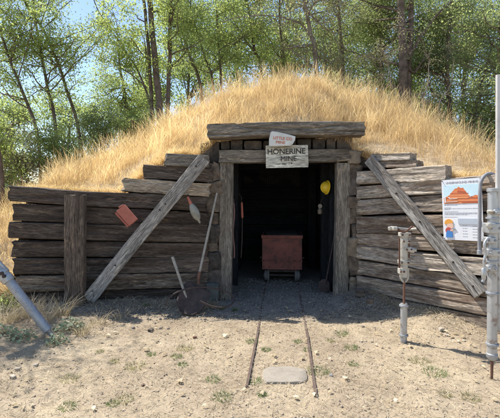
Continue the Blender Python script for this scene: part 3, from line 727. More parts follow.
# ------------------------------------------------------------------ poster on the right wall
TL, _ = on_right(443.6, 180.5, .045); TR, _ = on_right(483.5, 177.2, .045); BL, _ = on_right(441.5, 239, .045); BR, _ = on_right(481.8, 241.5, .045)
ux = ((TR - TL) + (BR - BL)) / 2; uy = ((TL - BL) + (TR - BR)) / 2; W_, H_ = ux.length, uy.length
ux.normalize(); uy = (uy - ux * uy.dot(ux)).normalized(); nn = ux.cross(uy)
cen = (TL + TR + BL + BR) / 4; o0 = cen - ux * W_ / 2 - uy * H_ / 2
ps = thing('information_poster', 'white laminated poster of an orange cutaway mountain on the right wall', 'poster', o0 + ux * W_ / 2)
def flat(name, c1, r=.5):
    m_, nt, nd, lk, p = mat(name); n = noise_tex(nd, lk, N(nd, 'ShaderNodeTexCoord').outputs['Object'], 20, 3)
    rr = ramp(nd, [(.3, tuple(x * .93 for x in c1)), (.7, c1)]); lk.new(n.outputs['Fac'], rr.inputs[0]); lk.new(rr.outputs[0], p.inputs['Base Color']); p.inputs['Roughness'].default_value = r; return m_
PW = flat('poster paper', (.80, .80, .82), .3)
cols = dict(sky=(.60, .78, .85), o1=(.72, .22, .08), o2=(.52, .11, .05), o3=(.78, .33, .13), dk=(.35, .10, .06), grey=(.48, .52, .58), txt=(.28, .28, .32), skin=(.80, .52, .38), hat=(.80, .36, .06), blue=(.06, .22, .55), red=(.50, .08, .07))
PM = {k: flat('poster ink ' + k, c_, .4) for k, c_ in cols.items()}
m = MB(); bow = []
m.prism([(0, 0), (W_, 0), (W_, H_), (0, H_)], o0, ux, uy, .004); m.build('sheet', PW, ps)
lay = [0]
def pp(name, pts, material):
    lay[0] += 1
    mm = MB(); mm.prism([(x * W_, y * H_) for x, y in pts], o0 + nn * (.0012 + .0004 * lay[0]), ux, uy, .0011 + .0003 * lay[0]); return mm.build(name, material, ps)
def rc(x0, y0, x1, y1): return [(x0, y0), (x1, y0), (x1, y1), (x0, y1)]
pp('picture', rc(.05, .60, .93, .91), PM['sky'])
pp('picture', [(.05, .60), (.93, .60), (.93, .72), (.85, .735), (.72, .70), (.55, .86), (.50, .85), (.44, .88), (.40, .85), (.34, .845), (.26, .79), (.18, .73), (.05, .70)], PM['o1'])
for i, (x0, x1, y) in enumerate(((.36, .56, .84), (.30, .62, .80), (.22, .68, .765), (.16, .71, .73), (.05, .93, .69), (.05, .93, .645))):
    pp('picture', [(x0, y), (x1, y - .008), (x1, y + .004), (x0, y + .008)], PM['o3'] if i % 2 else PM['o2'])
pp('picture', [(.42, .82), (.60, .80), (.62, .785), (.40, .79)], PM['o2']); pp('picture', [(.20, .71), (.70, .70), (.66, .685), (.24, .69)], PM['o3']); pp('picture', [(.5, .625), (.9, .63), (.93, .615), (.55, .61)], PM['o2'])
pp('picture', [(.07, .62), (.10, .62), (.10, .72), (.07, .72)], PW); pp('picture', [(.10, .625), (.40, .632), (.40, .638), (.10, .632)], PW); pp('picture', [(.17, .70), (.22, .675), (.40, .682), (.40, .688), (.23, .684), (.18, .712)], PW); pp('picture', [(.68, .74), (.73, .712), (.76, .718), (.71, .75)], PW)
text_obj('UNDERGROUND MINING', .034 * H_ / .72, o0 + ux * W_ * .52 + uy * H_ * .945 + nn * .0014, ux, uy, PM['txt'], ps, sx=1.0 * W_ / .5, ext=.0006)
mm = MB(); rr_ = random.Random(5)
def words(y, x0, x1, hgt=.006):
    x = x0
    while x < x1:
        w_ = rr_.uniform(.02, .07); mm.prism([(a * W_, b * H_) for a, b in rc(x, y, min(x + w_, x1), y + hgt)], o0 + nn * .0012, ux, uy, .001); x += w_ + .012
for y, x0, x1 in ((.585, .05, .60), (.572, .05, .4), (.53, .05, .22), (.515, .05, .92), (.500, .05, .2), (.465, .05, .40), (.445, .05, .92), (.430, .05, .93), (.415, .05, .65), (.375, .05, .38), (.885, .08, .28), (.872, .10, .27), (.89, .55, .9), (.86, .55, .7), (.77, .70, .88)): words(y, x0, x1)
for i, y in enumerate((.24, .195, .15, .105, .06)): words(y, .50, .62); words(y - .01, .74, .90)
mm.build('small_print', PM['txt'], ps)
pp('table_heading', rc(.40, .265, .935, .355), PM['grey'])
mm = MB(); words(.325, .44, .88, .007); words(.29, .43, .90, .007); mm2 = mm
for v_i in range(len(mm2.v)): mm2.v[v_i] = tuple(Vector(mm2.v[v_i]) + nn * .012)
mm2.v = [tuple(Vector(q) - nn * .004) for q in mm2.v]
# plain little miner drawing
def ell(cx, cy, rx, ry, a0=0, a1=360, n=18): return [(cx + rx * math.cos(R(a0 + (a1 - a0) * i / n)), cy + ry * math.sin(R(a0 + (a1 - a0) * i / n))) for i in range(n + (0 if a1 - a0 >= 360 else 1))]
pp('miner_drawing', ell(.19, .235, .085, .055), PM['skin']); pp('miner_drawing', ell(.16, .27, .115, .075, 10, 190), PM['hat']); pp('miner_drawing', ell(.15, .155, .085, .055), PM['red'])
pp('miner_drawing', [(.07, .04), (.25, .04), (.245, .12), (.20, .155), (.11, .155), (.085, .12)], PM['blue']); pp('miner_drawing', [(.20, .165), (.33, .172), (.33, .185), (.20, .185)], PM['txt']); pp('miner_drawing', [(.20, .14), (.27, .16), (.26, .18), (.19, .165)], PM['skin'])
for ix, iy in ((.02, .985), (.98, .985), (.98, .02), (.02, .02)): bolt(ps, o0 + ux * W_ * ix + uy * H_ * iy + nn * .001, nn, .004, 'nail')

# ------------------------------------------------------------------ mine cart and rails
yaw = math.atan2(.08, 1.0)
cf = P(282, 283, 7.1); cf.z = 0
def CR(x, y, z):   # cart frame: x across, y into tunnel, z up
    return Vector((cf.x + x * math.cos(-yaw) - y * math.sin(-yaw), cf.y + x * math.sin(-yaw) + y * math.cos(-yaw), z))
ct = thing('mine_cart', 'dull red steel ore cart standing on rails inside the tunnel', 'mine cart', cf)
def cartbox(m, x0, x1, y0, y1, z0, z1):
    V = [CR(x, y, z) for z in (z0, z1) for x, y in ((x0, y0), (x1, y0), (x1, y1), (x0, y1))]
    m.add(V, [(3, 2, 1, 0), (4, 5, 6, 7), (0, 1, 5, 4), (1, 2, 6, 5), (2, 3, 7, 6), (3, 0, 4, 7)]); return m
m = MB()
t_ = .012; hw = .36
cartbox(m, -hw, hw, 0, t_, .25, .86); cartbox(m, -hw, hw, 1.15, 1.15 + t_, .25, .80)
cartbox(m, -hw, -hw + t_, t_, 1.15, .25, .86); cartbox(m, hw - t_, hw, t_, 1.15, .25, .86); cartbox(m, -hw + t_, hw - t_, t_, 1.15, .25, .27)
m.build('body', M['cart_red'], ct, .004)
rough_block('shade_fill', ct, CR(0, .58, .62), (hw * 1.9, 1.08, .52), M['wood_end_dark'], 911, 6, .04)  # dark block added so the inside of the cart reads as deep shade
m = MB(); cartbox(m, -hw - .015, hw + .015, -.022, -.001, .815, .872); cartbox(m, -hw - .018, -hw - .001, -.001, 1.17, .815, .872); cartbox(m, hw + .001, hw + .018, -.001, 1.17, .815, .872)
m.build('rim', M['cart_red'], ct, .004)
m = MB(); cartbox(m, -hw - .008, hw + .008, -.014, -.001, .40, .425); m.build('strap', M['cart_red'], ct, .003)
for s_ in (-1, 1): MB().lathe(CR(s_ * (hw + .001), .06, .455), CR(s_ * 1, .06, .455) - CR(0, .06, .455), [(0, .018), (.04, .018), (.042, .012)], 12).build('pin', M['rust_dark'], ct)
for s_ in range(7):
    for z_ in (.295, .412): MB().lathe(CR(-.33 + s_ * .11, -.002 if z_ < .4 else -.014, z_), CR(0, -1, z_) - CR(0, 0, z_), [(0, .011), (.005, .009), (.008, .003)], 8).build('rivet', M['rust_dark'], ct)
m = MB(); cartbox(m, -.24, .24, .06, 1.08, .19, .248); m.build('chassis', M['rust_dark'], ct, .006)
for yy_ in (.12, 1.0):
    MB().tube([CR(-.27, yy_, .125), CR(.27, yy_, .125)], .02, 10).build('axle', M['rust_dark'], ct)
    for s_ in (-1, 1):
        MB().lathe(CR(s_ * .262, yy_, .125), CR(s_, yy_, .125) - CR(0, yy_, .125), [(-.03, .105), (-.012, .12), (.004, .12), (.008, .105), (.055, .10), (.058, .045), (.075, .04)], 24).build('wheel', M['iron_grey'], ct)
for s_, col_ in ((-1, 0), (1, 1)):
    # rails follow the slight skew of the track
    a = (.045 + (0 if s_ < 0 else .52)); pa = Vector((-.027 if s_ < 0 else .525, 3.26 if s_ < 0 else 3.13, 0)); pb = CR(s_ * .29, 2.2, 0); pc = CR(s_ * .29, -.2, 0); 
    ptl = [pa, pa.lerp(pc, .33) + Vector((.01, 0, 0)), pa.lerp(pc, .66), pc, pb]
    ra = tag(bpy.data.objects.new('rail', None), 'left rusty rail half sunk in the dirt' if s_ < 0 else 'right rusty rail half sunk in the dirt', 'rail', 'track rails running into the tunnel'); COL.objects.link(ra); ra.location = pa
    z0 = float(ground_z(pa.x, pa.y))
    m = MB()
    sec = [(-.024, -.03), (-.024, -.022), (-.006, -.018), (-.006, .006), (-.012, .010), (-.011, .024), (.011, .024), (.012, .010), (.006, .006), (.006, -.018), (.024, -.022), (.024, -.03)]
    dense = []
    for i in range(len(ptl) - 1):
        for k_ in range(8): dense.append(ptl[i].lerp(ptl[i + 1], k_ / 8))
    dense.append(ptl[-1]); V = []; Fs = []
    for i, q in enumerate(dense):
        gz = float(ground_z(q.x, q.y)) * .6 - .006 - .012 * min(1, max(0, (q.y - 4.6) / .5)) + .003 * mnoise.noise(Vector((q.x, q.y * 3, 0)))
        for (a_, b_) in sec: V.append(Vector((q.x + a_, q.y, gz + b_)))
    ns = len(sec)
    for i in range(len(dense) - 1):
        for k_ in range(ns): Fs.append((i * ns + k_, i * ns + (k_ + 1) % ns, (i + 1) * ns + (k_ + 1) % ns, (i + 1) * ns + k_))
    Fs.append(tuple(range(ns))); Fs.append(tuple((len(dense) - 1) * ns + k_ for k_ in range(ns))[::-1])
    m.add(V, Fs); m.build('steel_section', M['rail'], ra)
# flat stone between the rails
def G(px, py):
    D = EYE * F / (py - HY); q = P(px, py, D)
    for _ in range(3):
        D = (EYE - float(ground_z(q.x, q.y))) * F / (py - HY); q = P(px, py, D)
    return q
ol = [G(264, 371), G(271, 368.3), G(292, 368), G(306, 371), G(307.5, 378), G(306, 383.5), G(290, 384.2), G(266, 384.5), G(263, 381), G(262.5, 376)]
m = MB(); c = sum(ol, Vector()) / len(ol)
rings = [(1.0, -.03), (1.0, .008), (.965, .015), (.6, .018)]
V = []; Fs = []
fine = []
for i in range(len(ol)):
    for k_ in range(5): fine.append(ol[i].lerp(ol[(i + 1) % len(ol)], k_ / 5))
for s_, dz in rings:
    for i, q in enumerate(fine):
        j = 1 + .035 * mnoise.noise(Vector((q.x * 22, q.y * 22, 0))); V.append(Vector((c.x + (q.x - c.x) * s_ * j, c.y + (q.y - c.y) * s_ * j, dz + .004 * mnoise.noise(Vector((q.x * 14 * s_, q.y * 14, s_))))))
nf = len(fine)
for a_ in range(3):
    for i in range(nf): Fs.append((a_ * nf + i, a_ * nf + (i + 1) % nf, (a_ + 1) * nf + (i + 1) % nf, (a_ + 1) * nf + i))
Fs.append(tuple(3 * nf + i for i in range(nf)))
m.add(V, Fs); st = m.build('stone_slab', M['slab']); tag(st, 'flat pale stone slab lying between the two rails', 'stone')

# ------------------------------------------------------------------ things in the portal
# yellow hard hat on the right inner post, carbide lamp under it, tools
hp = P(327, 187.5, 6.42)
hat = thing('hard_hat', 'yellow hard hat hanging inside the right side of the entrance', 'hard hat', hp)
ax = Vector((-1, -.28, .12)).normalized()
m = MB(); prof = [(a_ * .86, b_ * .86) for a_, b_ in [(0, .112), (.03, .111), (.06, .102), (.09, .083), (.112, .055), (.124, .02), (.126, .001)]]
m.lathe(hp, ax, prof, 28)
o = m.build('shell', M['yellow'], hat)
MB().lathe(hp - ax * .004, ax, [(0, .098), (.005, .118), (.010, .117), (.014, .097)], 28).build('brim', M['yellow'], hat)
m = MB()
a_ = ax.cross(Vector((0, 0, 1))).normalized(); b_ = ax.cross(a_)
m.tube([hp + ax * (math.sin(t) * .111) + b_ * (math.cos(t) * .098) for t in [math.pi * i / 12 for i in range(1, 12)]], .006, 6); m.build('ridge', M['yellow'], hat)
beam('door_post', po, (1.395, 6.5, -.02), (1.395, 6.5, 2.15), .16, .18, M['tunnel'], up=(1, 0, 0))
lp = P(320, 208, 6.4)
la = thing('miners_lamp', 'small tarnished lamp hanging below the yellow hard hat', 'lamp', lp)
MB().lathe(lp + Vector((0, 0, -.10)), (0, 0, 1), [(0, .035), (.01, .042), (.07, .042), (.085, .03), (.11, .028), (.12, .034), (.15, .034), (.17, .015)], 16).build('tank', M['glass_dim'], la)
MB().lathe(lp + Vector((0, -.03, .03)), (-.3, -1, .1), [(0, .008), (.015, .012), (.025, .032), (.028, .033)], 16).build('reflector', M['glass_dim'], la)
m = MB(); m.tube([lp + Vector((.01, 0, .06)), lp + Vector((.02, .0, .12)), lp + Vector((.045, .01, .15)), lp + Vector((.06, .02, .17))], .004, 6); m.build('hook', M['rust_dark'], la)
# long handled tool leaning on right post
q0 = P(324, 292, 6.35); q0.z = .02; q1 = P(337, 222, 6.3)
tl_ = thing('long_shovel', 'long handled tool leaning inside the right entrance post', 'shovel', q0)
MB().tube([q0 + (q1 - q0) * .12, q1], [.014, .013], 10).build('handle', M['rust_dark'], tl_)
m = MB(); dq = (q1 - q0).normalized()
for i in range(1):
    m.prism([(-.03, .22), (-.085, .17), (-.09, .06), (0, -.02), (.09, .06), (.085, .17), (.03, .22)], q0 + Vector((0, -.03, .0)), (1, 0, 0), (0, .12, .99), .006)
m.build('blade', M['rust_dark'], tl_, .002)
# hanging pick with a red handle on the left, inside
lo = P(242, 211, 6.45)
hk = thing('hanging_tool', 'thin iron rod with an orange red grip hanging inside the left post', 'tool', P(242, 255, 6.45))
MB().lathe(P(242.3, 218, 6.45), P(241.7, 202, 6.45) - P(242.3, 218, 6.45), [(0, .014), (.02, .02), (.24, .018), (.26, .012)], 12).build('grip', M['red_paint'], hk)
MB().tube([P(242.3, 218, 6.45), P(242, 240, 6.45), P(241, 258, 6.45)], .009, 8).build('rod', M['rust_dark'], hk)
MB().tube([P(241.7, 202, 6.45), P(241.4, 197, 6.45), P(239, 194, 6.5), P(236.5, 195, 6.55)], .006, 8).build('hook', M['rust_dark'], hk)
# pink hose down the left post
hs = thing('air_hose', 'thin faded pink hose hanging down the left entrance post', 'hose', P(234, 262, 6.2))
MB().tube([P(233.6 + .7 * math.sin(i * .8), 203 + i * 5, 6.2) for i in range(12)], .013, 8).build('tube', M['red_hose'], hs)
MB().tube([P(233.6, 203, 6.2), P(233.2, 199, 6.21)], [.016, .02], 10).build('fitting', M['rust_dark'], hs)

# ------------------------------------------------------------------ on the left wall: red box half, pale oil can shaped tool
c0 = P(126, 214.5, 5.62)
rb = thing('red_tin', 'brick red open tin nailed aslant on the dark left wall', 'tin', c0 + Vector((0, 0, -.12)))
up2 = (P(119.5, 207.5, 5.6) - P(132, 222, 5.6)).normalized(); rt2 = (P(125.5, 203.5, 5.6) - P(113.5, 208.5, 5.6)).normalized(); rt2 = (rt2 - up2 * rt2.dot(up2)).normalized(); fr = Vector((0, -1, 0))
c0 = (P(116.5, 209.5, 5.6) + P(124, 204, 5.6) + P(138, 219, 5.6) + P(130, 226, 5.6)) / 4
def tinbox(x0, x1, y0, y1, z0, z1):
    mm_ = MB(); V = [c0 + rt2 * x + up2 * z + fr * y for z in (z0, z1) for x, y in ((x0, y0), (x1, y0), (x1, y1), (x0, y1))]
    mm_.add(V, [(3, 2, 1, 0), (4, 5, 6, 7), (0, 1, 5, 4), (1, 2, 6, 5), (2, 3, 7, 6), (3, 0, 4, 7)]); return mm_
mm_ = tinbox(-.072, .072, .05, .055, -.15, .13)
for a in ((-.072, -.067, -.02, .05, -.15, .13), (.067, .072, -.02, .05, -.15, .13), (-.067, .067, -.02, .05, -.15, -.145)):
    t2 = tinbox(*a); mm_.add(t2.v, t2.f)
mm_.build('body', M['red_paint'], rb, .003)
MB().tube([c0 + rt2 * .062 + up2 * .135 + fr * .05, c0 - rt2 * .01 + up2 * .145 + fr * .052], .007, 8).build('rolled_lip', M['red_paint'], rb)
MB().tube([c0 - rt2 * .10 + up2 * .12 + fr * .03, c0 - rt2 * .09 - up2 * .145 + fr * .03], .015, 10).build('side_tube', M['red_paint'], rb)
a = P(187.5, 196.5, 5.68); b = P(199.5, 222, 5.68); dv = (b - a); Lc = dv.length
pc_ = thing('paddle_tool', 'pale teardrop shaped tool with a reddish grip hanging under the brace', 'tool', b)
d_ = dv.normalized()
MB().lathe(a, d_, [(0, .012), (.01, .02), (.03, .016), (.08, .022), (.11, .026), (.125, .022)], 16).build('grip', M['red_paint'], pc_)
MB().lathe(a + d_ * .12, d_, [(0, .022), (.02, .038), (.07, .055), (.13, .063), (.19, .058), (.235, .04), (.26, .018), (.30, .014), (.31, .004)], 20).build('head', M['canvas'], pc_)
MB().tube([a, a - d_ * .02 + Vector((0, .04, .01)), a + Vector((0, .12, .02))], .005, 6).build('hook', M['rust_dark'], pc_)

# ------------------------------------------------------------------ shovel, iron hoop, short handle, little box
q0 = P(186, 302, 5.35); q0.z = .1
sh = thing('shovel', 'rusty shovel with a long pale handle leaning on the wall beside the left post', 'shovel', q0)
h0 = P(198.5, 277, 5.5); h1 = P(217, 193, 5.86)
MB().tube([h0, h0.lerp(h1, .5), h1], [.017, .018, .014], 12).build('handle', M['handle'], sh)
MB().tube([P(198.5, 284, 5.47), h0, h0.lerp(h1, .06)], [.015, .022, .022], 12).build('socket', M['rust'], sh)
m = MB(); cols_ = 13; rows_ = 12; V = []; Fs = []
A_ = P(200, 287, 5.46); tip = P(184, 306.5, 5.16); tip.z = .035; ax_ = (tip - A_); Lb = ax_.length; ax_.normalize(); sd_ = Vector((1, .25, 0)).normalized(); sd_ = (sd_ - ax_ * sd_.dot(ax_)).normalized(); nb = ax_.cross(sd_).normalized()
if nb.y > 0: nb = -nb
for i in range(rows_):
    t = i / (rows_ - 1); wd_ = .19 * (1 - .0 * t) * math.sqrt(max(0.0, 1 - (max(0, t - .45) / .55) ** 2.2)) * (1 if t > .08 else .75) + .004
    for k_ in range(cols_):
        s_ = -1 + 2 * k_ / (cols_ - 1); V.append(A_ + ax_ * Lb * t * 1.05 + sd_ * wd_ * s_ + nb * (.045 * s_ * s_ + .01 * math.sin(t * 3)))
for i in range(rows_ - 1):
    for k_ in range(cols_ - 1): Fs.append((i * cols_ + k_, i * cols_ + k_ + 1, (i + 1) * cols_ + k_ + 1, (i + 1) * cols_ + k_))
m.add(V, Fs, True); bl = m.build('blade', M['rust_dark'], sh); so = bl.modifiers.new('solid', 'SOLIDIFY'); so.thickness = .005
# hoop: a bowed iron strap lying and arching over the spoil
hp_px = [(165, 305, 5.15), (170, 297, 5.2), (180, 291, 5.25), (194, 287.5, 5.3), (206, 287.5, 5.35), (219, 289.5, 5.4), (230, 293.5, 5.42), (234.5, 299, 5.35), (231, 304.5, 5.2), (222, 307.5, 5.1), (211, 306, 5.07), (200, 301, 5.06)]
pts_ = [P(*q) for q in hp_px]
def cr(pts, n=6):
    out = []
    for i in range(len(pts) - 1):
        p0, p1, p2, p3 = pts[max(i - 1, 0)], pts[i], pts[i + 1], pts[min(i + 2, len(pts) - 1)]
        for k in range(n):
            t = k / n; out.append(.5 * ((2 * p1) + (p2 - p0) * t + (2 * p0 - 5 * p1 + 4 * p2 - p3) * t * t + (3 * p1 - p0 - 3 * p2 + p3) * t ** 3))
    out.append(pts[-1]); return out
for q in pts_: q.z = max(q.z, float(ground_z(q.x, q.y)) + .012)
ho = thing('iron_hoop', 'bent rusty iron hoop lying round the shovel blade', 'hoop', P(205, 306, 5.2))
MB().tube(cr(pts_), .0115, 10).build('strap', M['rust_dark'], ho)
a = P(172.5, 257, 5.45); b = P(187, 300, 5.3)
ha = thing('wooden_handle', 'short pale wooden tool handle leaning beside the shovel', 'tool handle', b)
MB().tube([a, a.lerp(b, .4), b], [.022, .019, .017], 12).build('shaft', M['handle'], ha)
MB().tube([b, b + (b - a).normalized() * .03], [.024, .024], 12).build('ferrule', M['rust_dark'], ha)
bx_ = P(213, 288.5, 5.8); bx_.z = 0
gb = thing('small_box', 'small grey green box standing against the timbers left of the post', 'box', bx_)
mm_ = MB(); mm_.box(bx_ + Vector((0, 0, .15)), (.17, .1, .24)); mm_.build('case', M['box_teal'], gb, .006)
mm_ = MB(); mm_.box(bx_ + Vector((0, -.004, .281)), (.185, .11, .02)); mm_.build('lid', M['box_teal'], gb, .004)

# ------------------------------------------------------------------ right drill (cream) on its silver leg
D = 4.24; bx = P(403.5, 343, D); bx.z = float(ground_z(bx.x, bx.y)) - .01
dr = thing('rock_drill', 'cream painted rock drill standing upright on a thin silver leg', 'rock drill', bx)
def vt(px0, y0, px1, y1, r, D=D): return [P(px0, y0, D), P(px1, y1, D)]
MB().lathe(bx, (0, 0, 1), [(0, .022), (.02, .032), (.04, .036), (.06, .036)], 16).build('foot', M['steel'], dr)
MB().tube([bx + Vector((0, 0, .05)), P(404, 303.5, D)], .036, 20).build('leg_cylinder', M['alu'], dr)
for y in (335, 305.5): MB().lathe(P(403.8, y + 1, D), (0, 0, 1), [(0, .038), (.002, .048), (.018, .048), (.02, .038)], 20).build('collar', M['steel'], dr)
MB().tube([P(404, 304, D), P(404.3, 281, D)], .0125, 14).build('piston_rod', M['rust'], dr)
m = MB(); m.tube(cr([P(400.6, 268, D), P(400.6, 276, D), P(401.8, 280, D), P(404.3, 282, D), P(406.8, 280, D), P(408, 276, D), P(408, 268, D)]), .012, 10); m.build('yoke', M['cream'], dr)
m = MB(); m.tube([P(404, 277, D), P(404, 236, D)], [.040, .040], 20); m.build('body', M['cream'], dr)
for q, sz in (((404.5, 234.5), (.13, .10, .05)), ((407.5, 249), (.085, .10, .06)), ((403.5, 262), (.12, .10, .05)), ((401, 271), (.06, .09, .07)), ((405, 241), (.10, .09, .05))):
    sz = tuple(k_ * .86 for k_ in sz)
    vb = MB().box(P(*q, D), sz).build('valve_block', M['cream'], dr, .007, 3)
    for s_ in (-1, 1): MB().lathe(P(*q, D) + Vector((s_ * sz[0] * .34, -sz[1] / 2 - .001, 0)), (0, -1, 0), [(0, .011), (.008, .011), (.009, .007), (.016, .006)], 6).build('bolt', M['rust'], vb)
m = MB(); m.tube([P(399.4, 238, D - .03), P(399.4, 268, D - .03)], .009, 10); m.tube([P(409.2, 240, D - .02), P(409.2, 258, D - .02)], .008, 10); m.build('side_bolts', M['rust'], dr)
m = MB(); m.tube(cr([P(388.5, 228.5, D - .06), P(392, 227.3, D - .05), P(398, 228.2, D - .02), P(404, 229, D), P(410, 229.5, D), P(416.5, 228.8, D - .04)]), [.014] * 31, 10); m.build('handlebar', M['cream'], dr)
for q in ((388.5, 228.6, D - .06), (392.5, 228.6, D - .09)): MB().lathe(P(*q), (1, .15, .05), [(0, .012), (.004, .022), (.045, .022), (.05, .012)], 14).build('grip', M['cream'], dr)
m = MB(); m.tube(cr([P(396, 227.5, D - .05), P(404, 232, D - .06), P(412, 226.5, D - .03)]), .010, 8); m.build('throttle_lever', M['rust'], dr)
MB().lathe(P(409, 250, D - .02), (1, -.3, 0), [(0, .02), (.02, .028), (.05, .028), (.055, .016), (.075, .016)], 14).build('air_inlet', M['cream'], dr)

# ------------------------------------------------------------------ big drill at the right edge
D = 3.38; bb = P(491.7, 388, D); bb.z = float(ground_z(bb.x, bb.y)) - .01
bd = thing('stoper_drill', 'tall white painted drill with a long rod standing at the right edge', 'rock drill', bb)
MB().tube([bb, P(491.9, 357, D)], [.010, .0135], 12).build('foot_spike', M['rust'], bd)
MB().lathe(P(492, 360.5, D), (0, 0, 1), [(0, .014), (.01, .03), (.03, .044), (.06, .046), (.065, .04)], 20).build('lower_cap', M['steel'], bd)
MB().tube([P(492, 356, D), P(492.8, 190.5, D)], .0395, 24).build('cylinder', M['alu'], bd)
MB().lathe(P(492.8, 192, D), (0, 0, 1), [(0, .042), (.004, .047), (.03, .047), (.035, .03)], 20).build('upper_cap', M['alu'], bd)
for y in (345, 294, 262, 219): MB().lathe(P(492.3, y, D), (0, 0, 1), [(0, .041), (.002, .051), (.016, .051), (.018, .041)], 20).build('collar', M['steel'], bd)
MB().tube([P(497.8, 226, D), P(497.9, 75, D)], [.0195, .0175], 16).build('drill_steel', M['white_rod'], bd)
MB().tube([P(498.5, 330, D + .03), P(498.6, 200, D + .03)], .018, 14).build('feed_tube', M['alu'], bd)
for q, sz in (((492, 228), (.12, .12, .10)), ((489.5, 240), (.08, .10, .06)), ((491.5, 252), (.13, .11, .07)), ((496.5, 212), (.09, .09, .05)), ((490, 268), (.09, .09, .06))):
    sz = tuple(k_ * .88 for k_ in sz)
    vb = MB().box(P(*q, D - .02), sz).build('valve_block', M['alu'], bd, .008, 3)
    for s_ in (-1, 1): MB().lathe(P(*q, D - .02) + Vector((s_ * sz[0] * .34, -sz[1] / 2 - .001, 0)), (0, -1, 0), [(0, .011), (.008, .011), (.009, .007), (.016, .006)], 6).build('bolt', M['steel'], vb)
m = MB(); m.tube(cr([P(488, 238, D - .06), P(484.5, 244, D - .07), P(485.5, 254, D - .07), P(484, 262, D - .07), P(485, 274, D - .07), P(482.5, 282, D - .07)]), .012, 10); m.build('throttle_lever', M['alu'], bd)
MB().lathe(P(483.3, 268, D - .07), (.05, 0, -1), [(0, .010), (.01, .018), (.09, .018), (.10, .010)], 12).build('grip', M['alu'], bd)
MB().lathe(P(489, 225.5, D - .05), (-.5, -1, .1), [(0, .02), (.015, .026), (.04, .026), (.045, .014), (.07, .014)], 14).build('air_inlet', M['cream'], bd)
MB().lathe(P(490, 214, D - .04), (0, -.2, 1), [(0, .018), (.012, .026), (.03, .026), (.035, .012)], 14).build('plug', M['cream'], bd)
# hose looping over the wall behind the poster edge
ha_, _ = on_right(480.0, 246, .055); 
hpts = [on_right(479.5, 252, .07)[0], on_right(479.3, 235, .075)[0], on_right(479.8, 210, .08)[0], on_right(480, 190, .08)[0], on_right(481.5, 180.5, .07)[0], on_right(485.5, 175, .02)[0], on_right(490.5, 173.5, -.05)[0], on_right(496, 176, -.12)[0], on_right(500, 182, -.15)[0]]
hh = thing('looped_pipe', 'bent grey pipe hooked over the top timber beside the poster', 'pipe', hpts[0])
MB().tube(cr(hpts), .019, 12).build('bend', M['hose'], hh)
MB().lathe(hpts[0] + Vector((0, 0, -.03)), (0, 0, 1), [(0, .02), (.004, .027), (.05, .027), (.054, .02)], 14).build('coupling', M['steel'], hh)

# ------------------------------------------------------------------ jackleg at the left edge
D = 4.36; b0 = P(54, 338, D); b0.z = float(ground_z(b0.x, b0.y)); top = P(5, 276, D - .05)
d_ = (top - b0).normalized()
jl = thing('drill_jackleg', 'grey steel drill jackleg leaning left at the edge of the plants', 'drill leg', b0)
b0g = b0
MB().lathe(b0, d_, [(0, .006), (.03, .020), (.09, .030), (.12, .046)], 18).build('foot', M['steel'], jl)
MB().tube([b0 + d_ * .11, b0 + d_ * .80], .050, 24).build('leg_cylinder', M['steel'], jl)
MB().lathe(b0 + d_ * .79, d_, [(0, .052), (.01, .064), (.06, .066), (.07, .058), (.10, .058), (.11, .068), (.15, .068), (.16, .05)], 24).build('gland', M['alu'], jl)
sd2 = d_.cross(Vector((0, 1, 0))).normalized()
MB().tube([b0 + d_ * .92, b0 + d_ * 1.45], .058, 24).build('drill_body', M['steel'], jl)
MB().tube([b0 + d_ * .93 + sd2 * -.05, b0 + d_ * 1.25 + sd2 * -.045 + Vector((0, -.05, 0))], .022, 14).build('side_tube', M['alu'], jl)
q = b0 + d_ * 1.12
MB().box(q + Vector((.03, -.02, .05)), (.12, .10, .05)).build('valve_block', M['alu'], jl, .01)
MB().tube([q + Vector((-.02, -.05, .08)), q + Vector((.07, -.07, .09)), q + Vector((.10, -.08, .09))], .014, 10).build('throttle_lever', M['steel'], jl)
for tt in (.86, .90):
    MB().lathe(b0 + d_ * tt + Vector((0, -.055, 0)) - sd2 * .03, (0, -1, 0), [(0, .02), (.02, .02), (.024, .012)], 8).build('bolt', M['rust_dark'], jl)

# ------------------------------------------------------------------ weeds, leaves, plants
def tuft(name, label, cat, c, r, n, hmax, material, w=.006, group=None, levels=4, parts='leaves'):
    a = rng.uniform(0, 6.28, n); rr = r * np.sqrt(rng.uniform(0, 1, n)) * .6; x = c.x + rr * np.cos(a); y = c.y + rr * np.sin(a)
    V, Fq, k = blades(np.stack([x, y, ground_z(x, y) - .003], -1), rng.uniform(.4, 1, n) * hmax, rng.uniform(.3, 1.3, n), a + rng.normal(0, .6, n), rng.uniform(.5, 1.3, n) * w, 0, levels)
    V = V - np.array(c[:])
    o = link(name, mesh_np(name, V, Fq, material, attr=np.repeat(rng.uniform(0, 1, n), k)), None, c)
    return tag(o, label, cat, group)
wl_ = [(70, 380, .09), (115, 362, .05), (135, 367, .10), (125, 400, .07), (112, 405, .05), (213, 380, .07), (222, 398, .09), (67, 407, .07), (185, 349, .10), (176, 357, .06), (151, 355, .05), (252, 342, .07), (266, 350, .05), (254, 382, .07),
       (342, 334, .08), (351, 348, .07), (330, 341, .05), (307, 350, .05), (353, 365, .05), (470, 398, .08), (445, 395, .05), (183, 365, .05), (262, 395, .04), (100, 352, .04), (318, 372, .11), (420, 362, .10), (434, 373, .11), (298, 342, .05)]
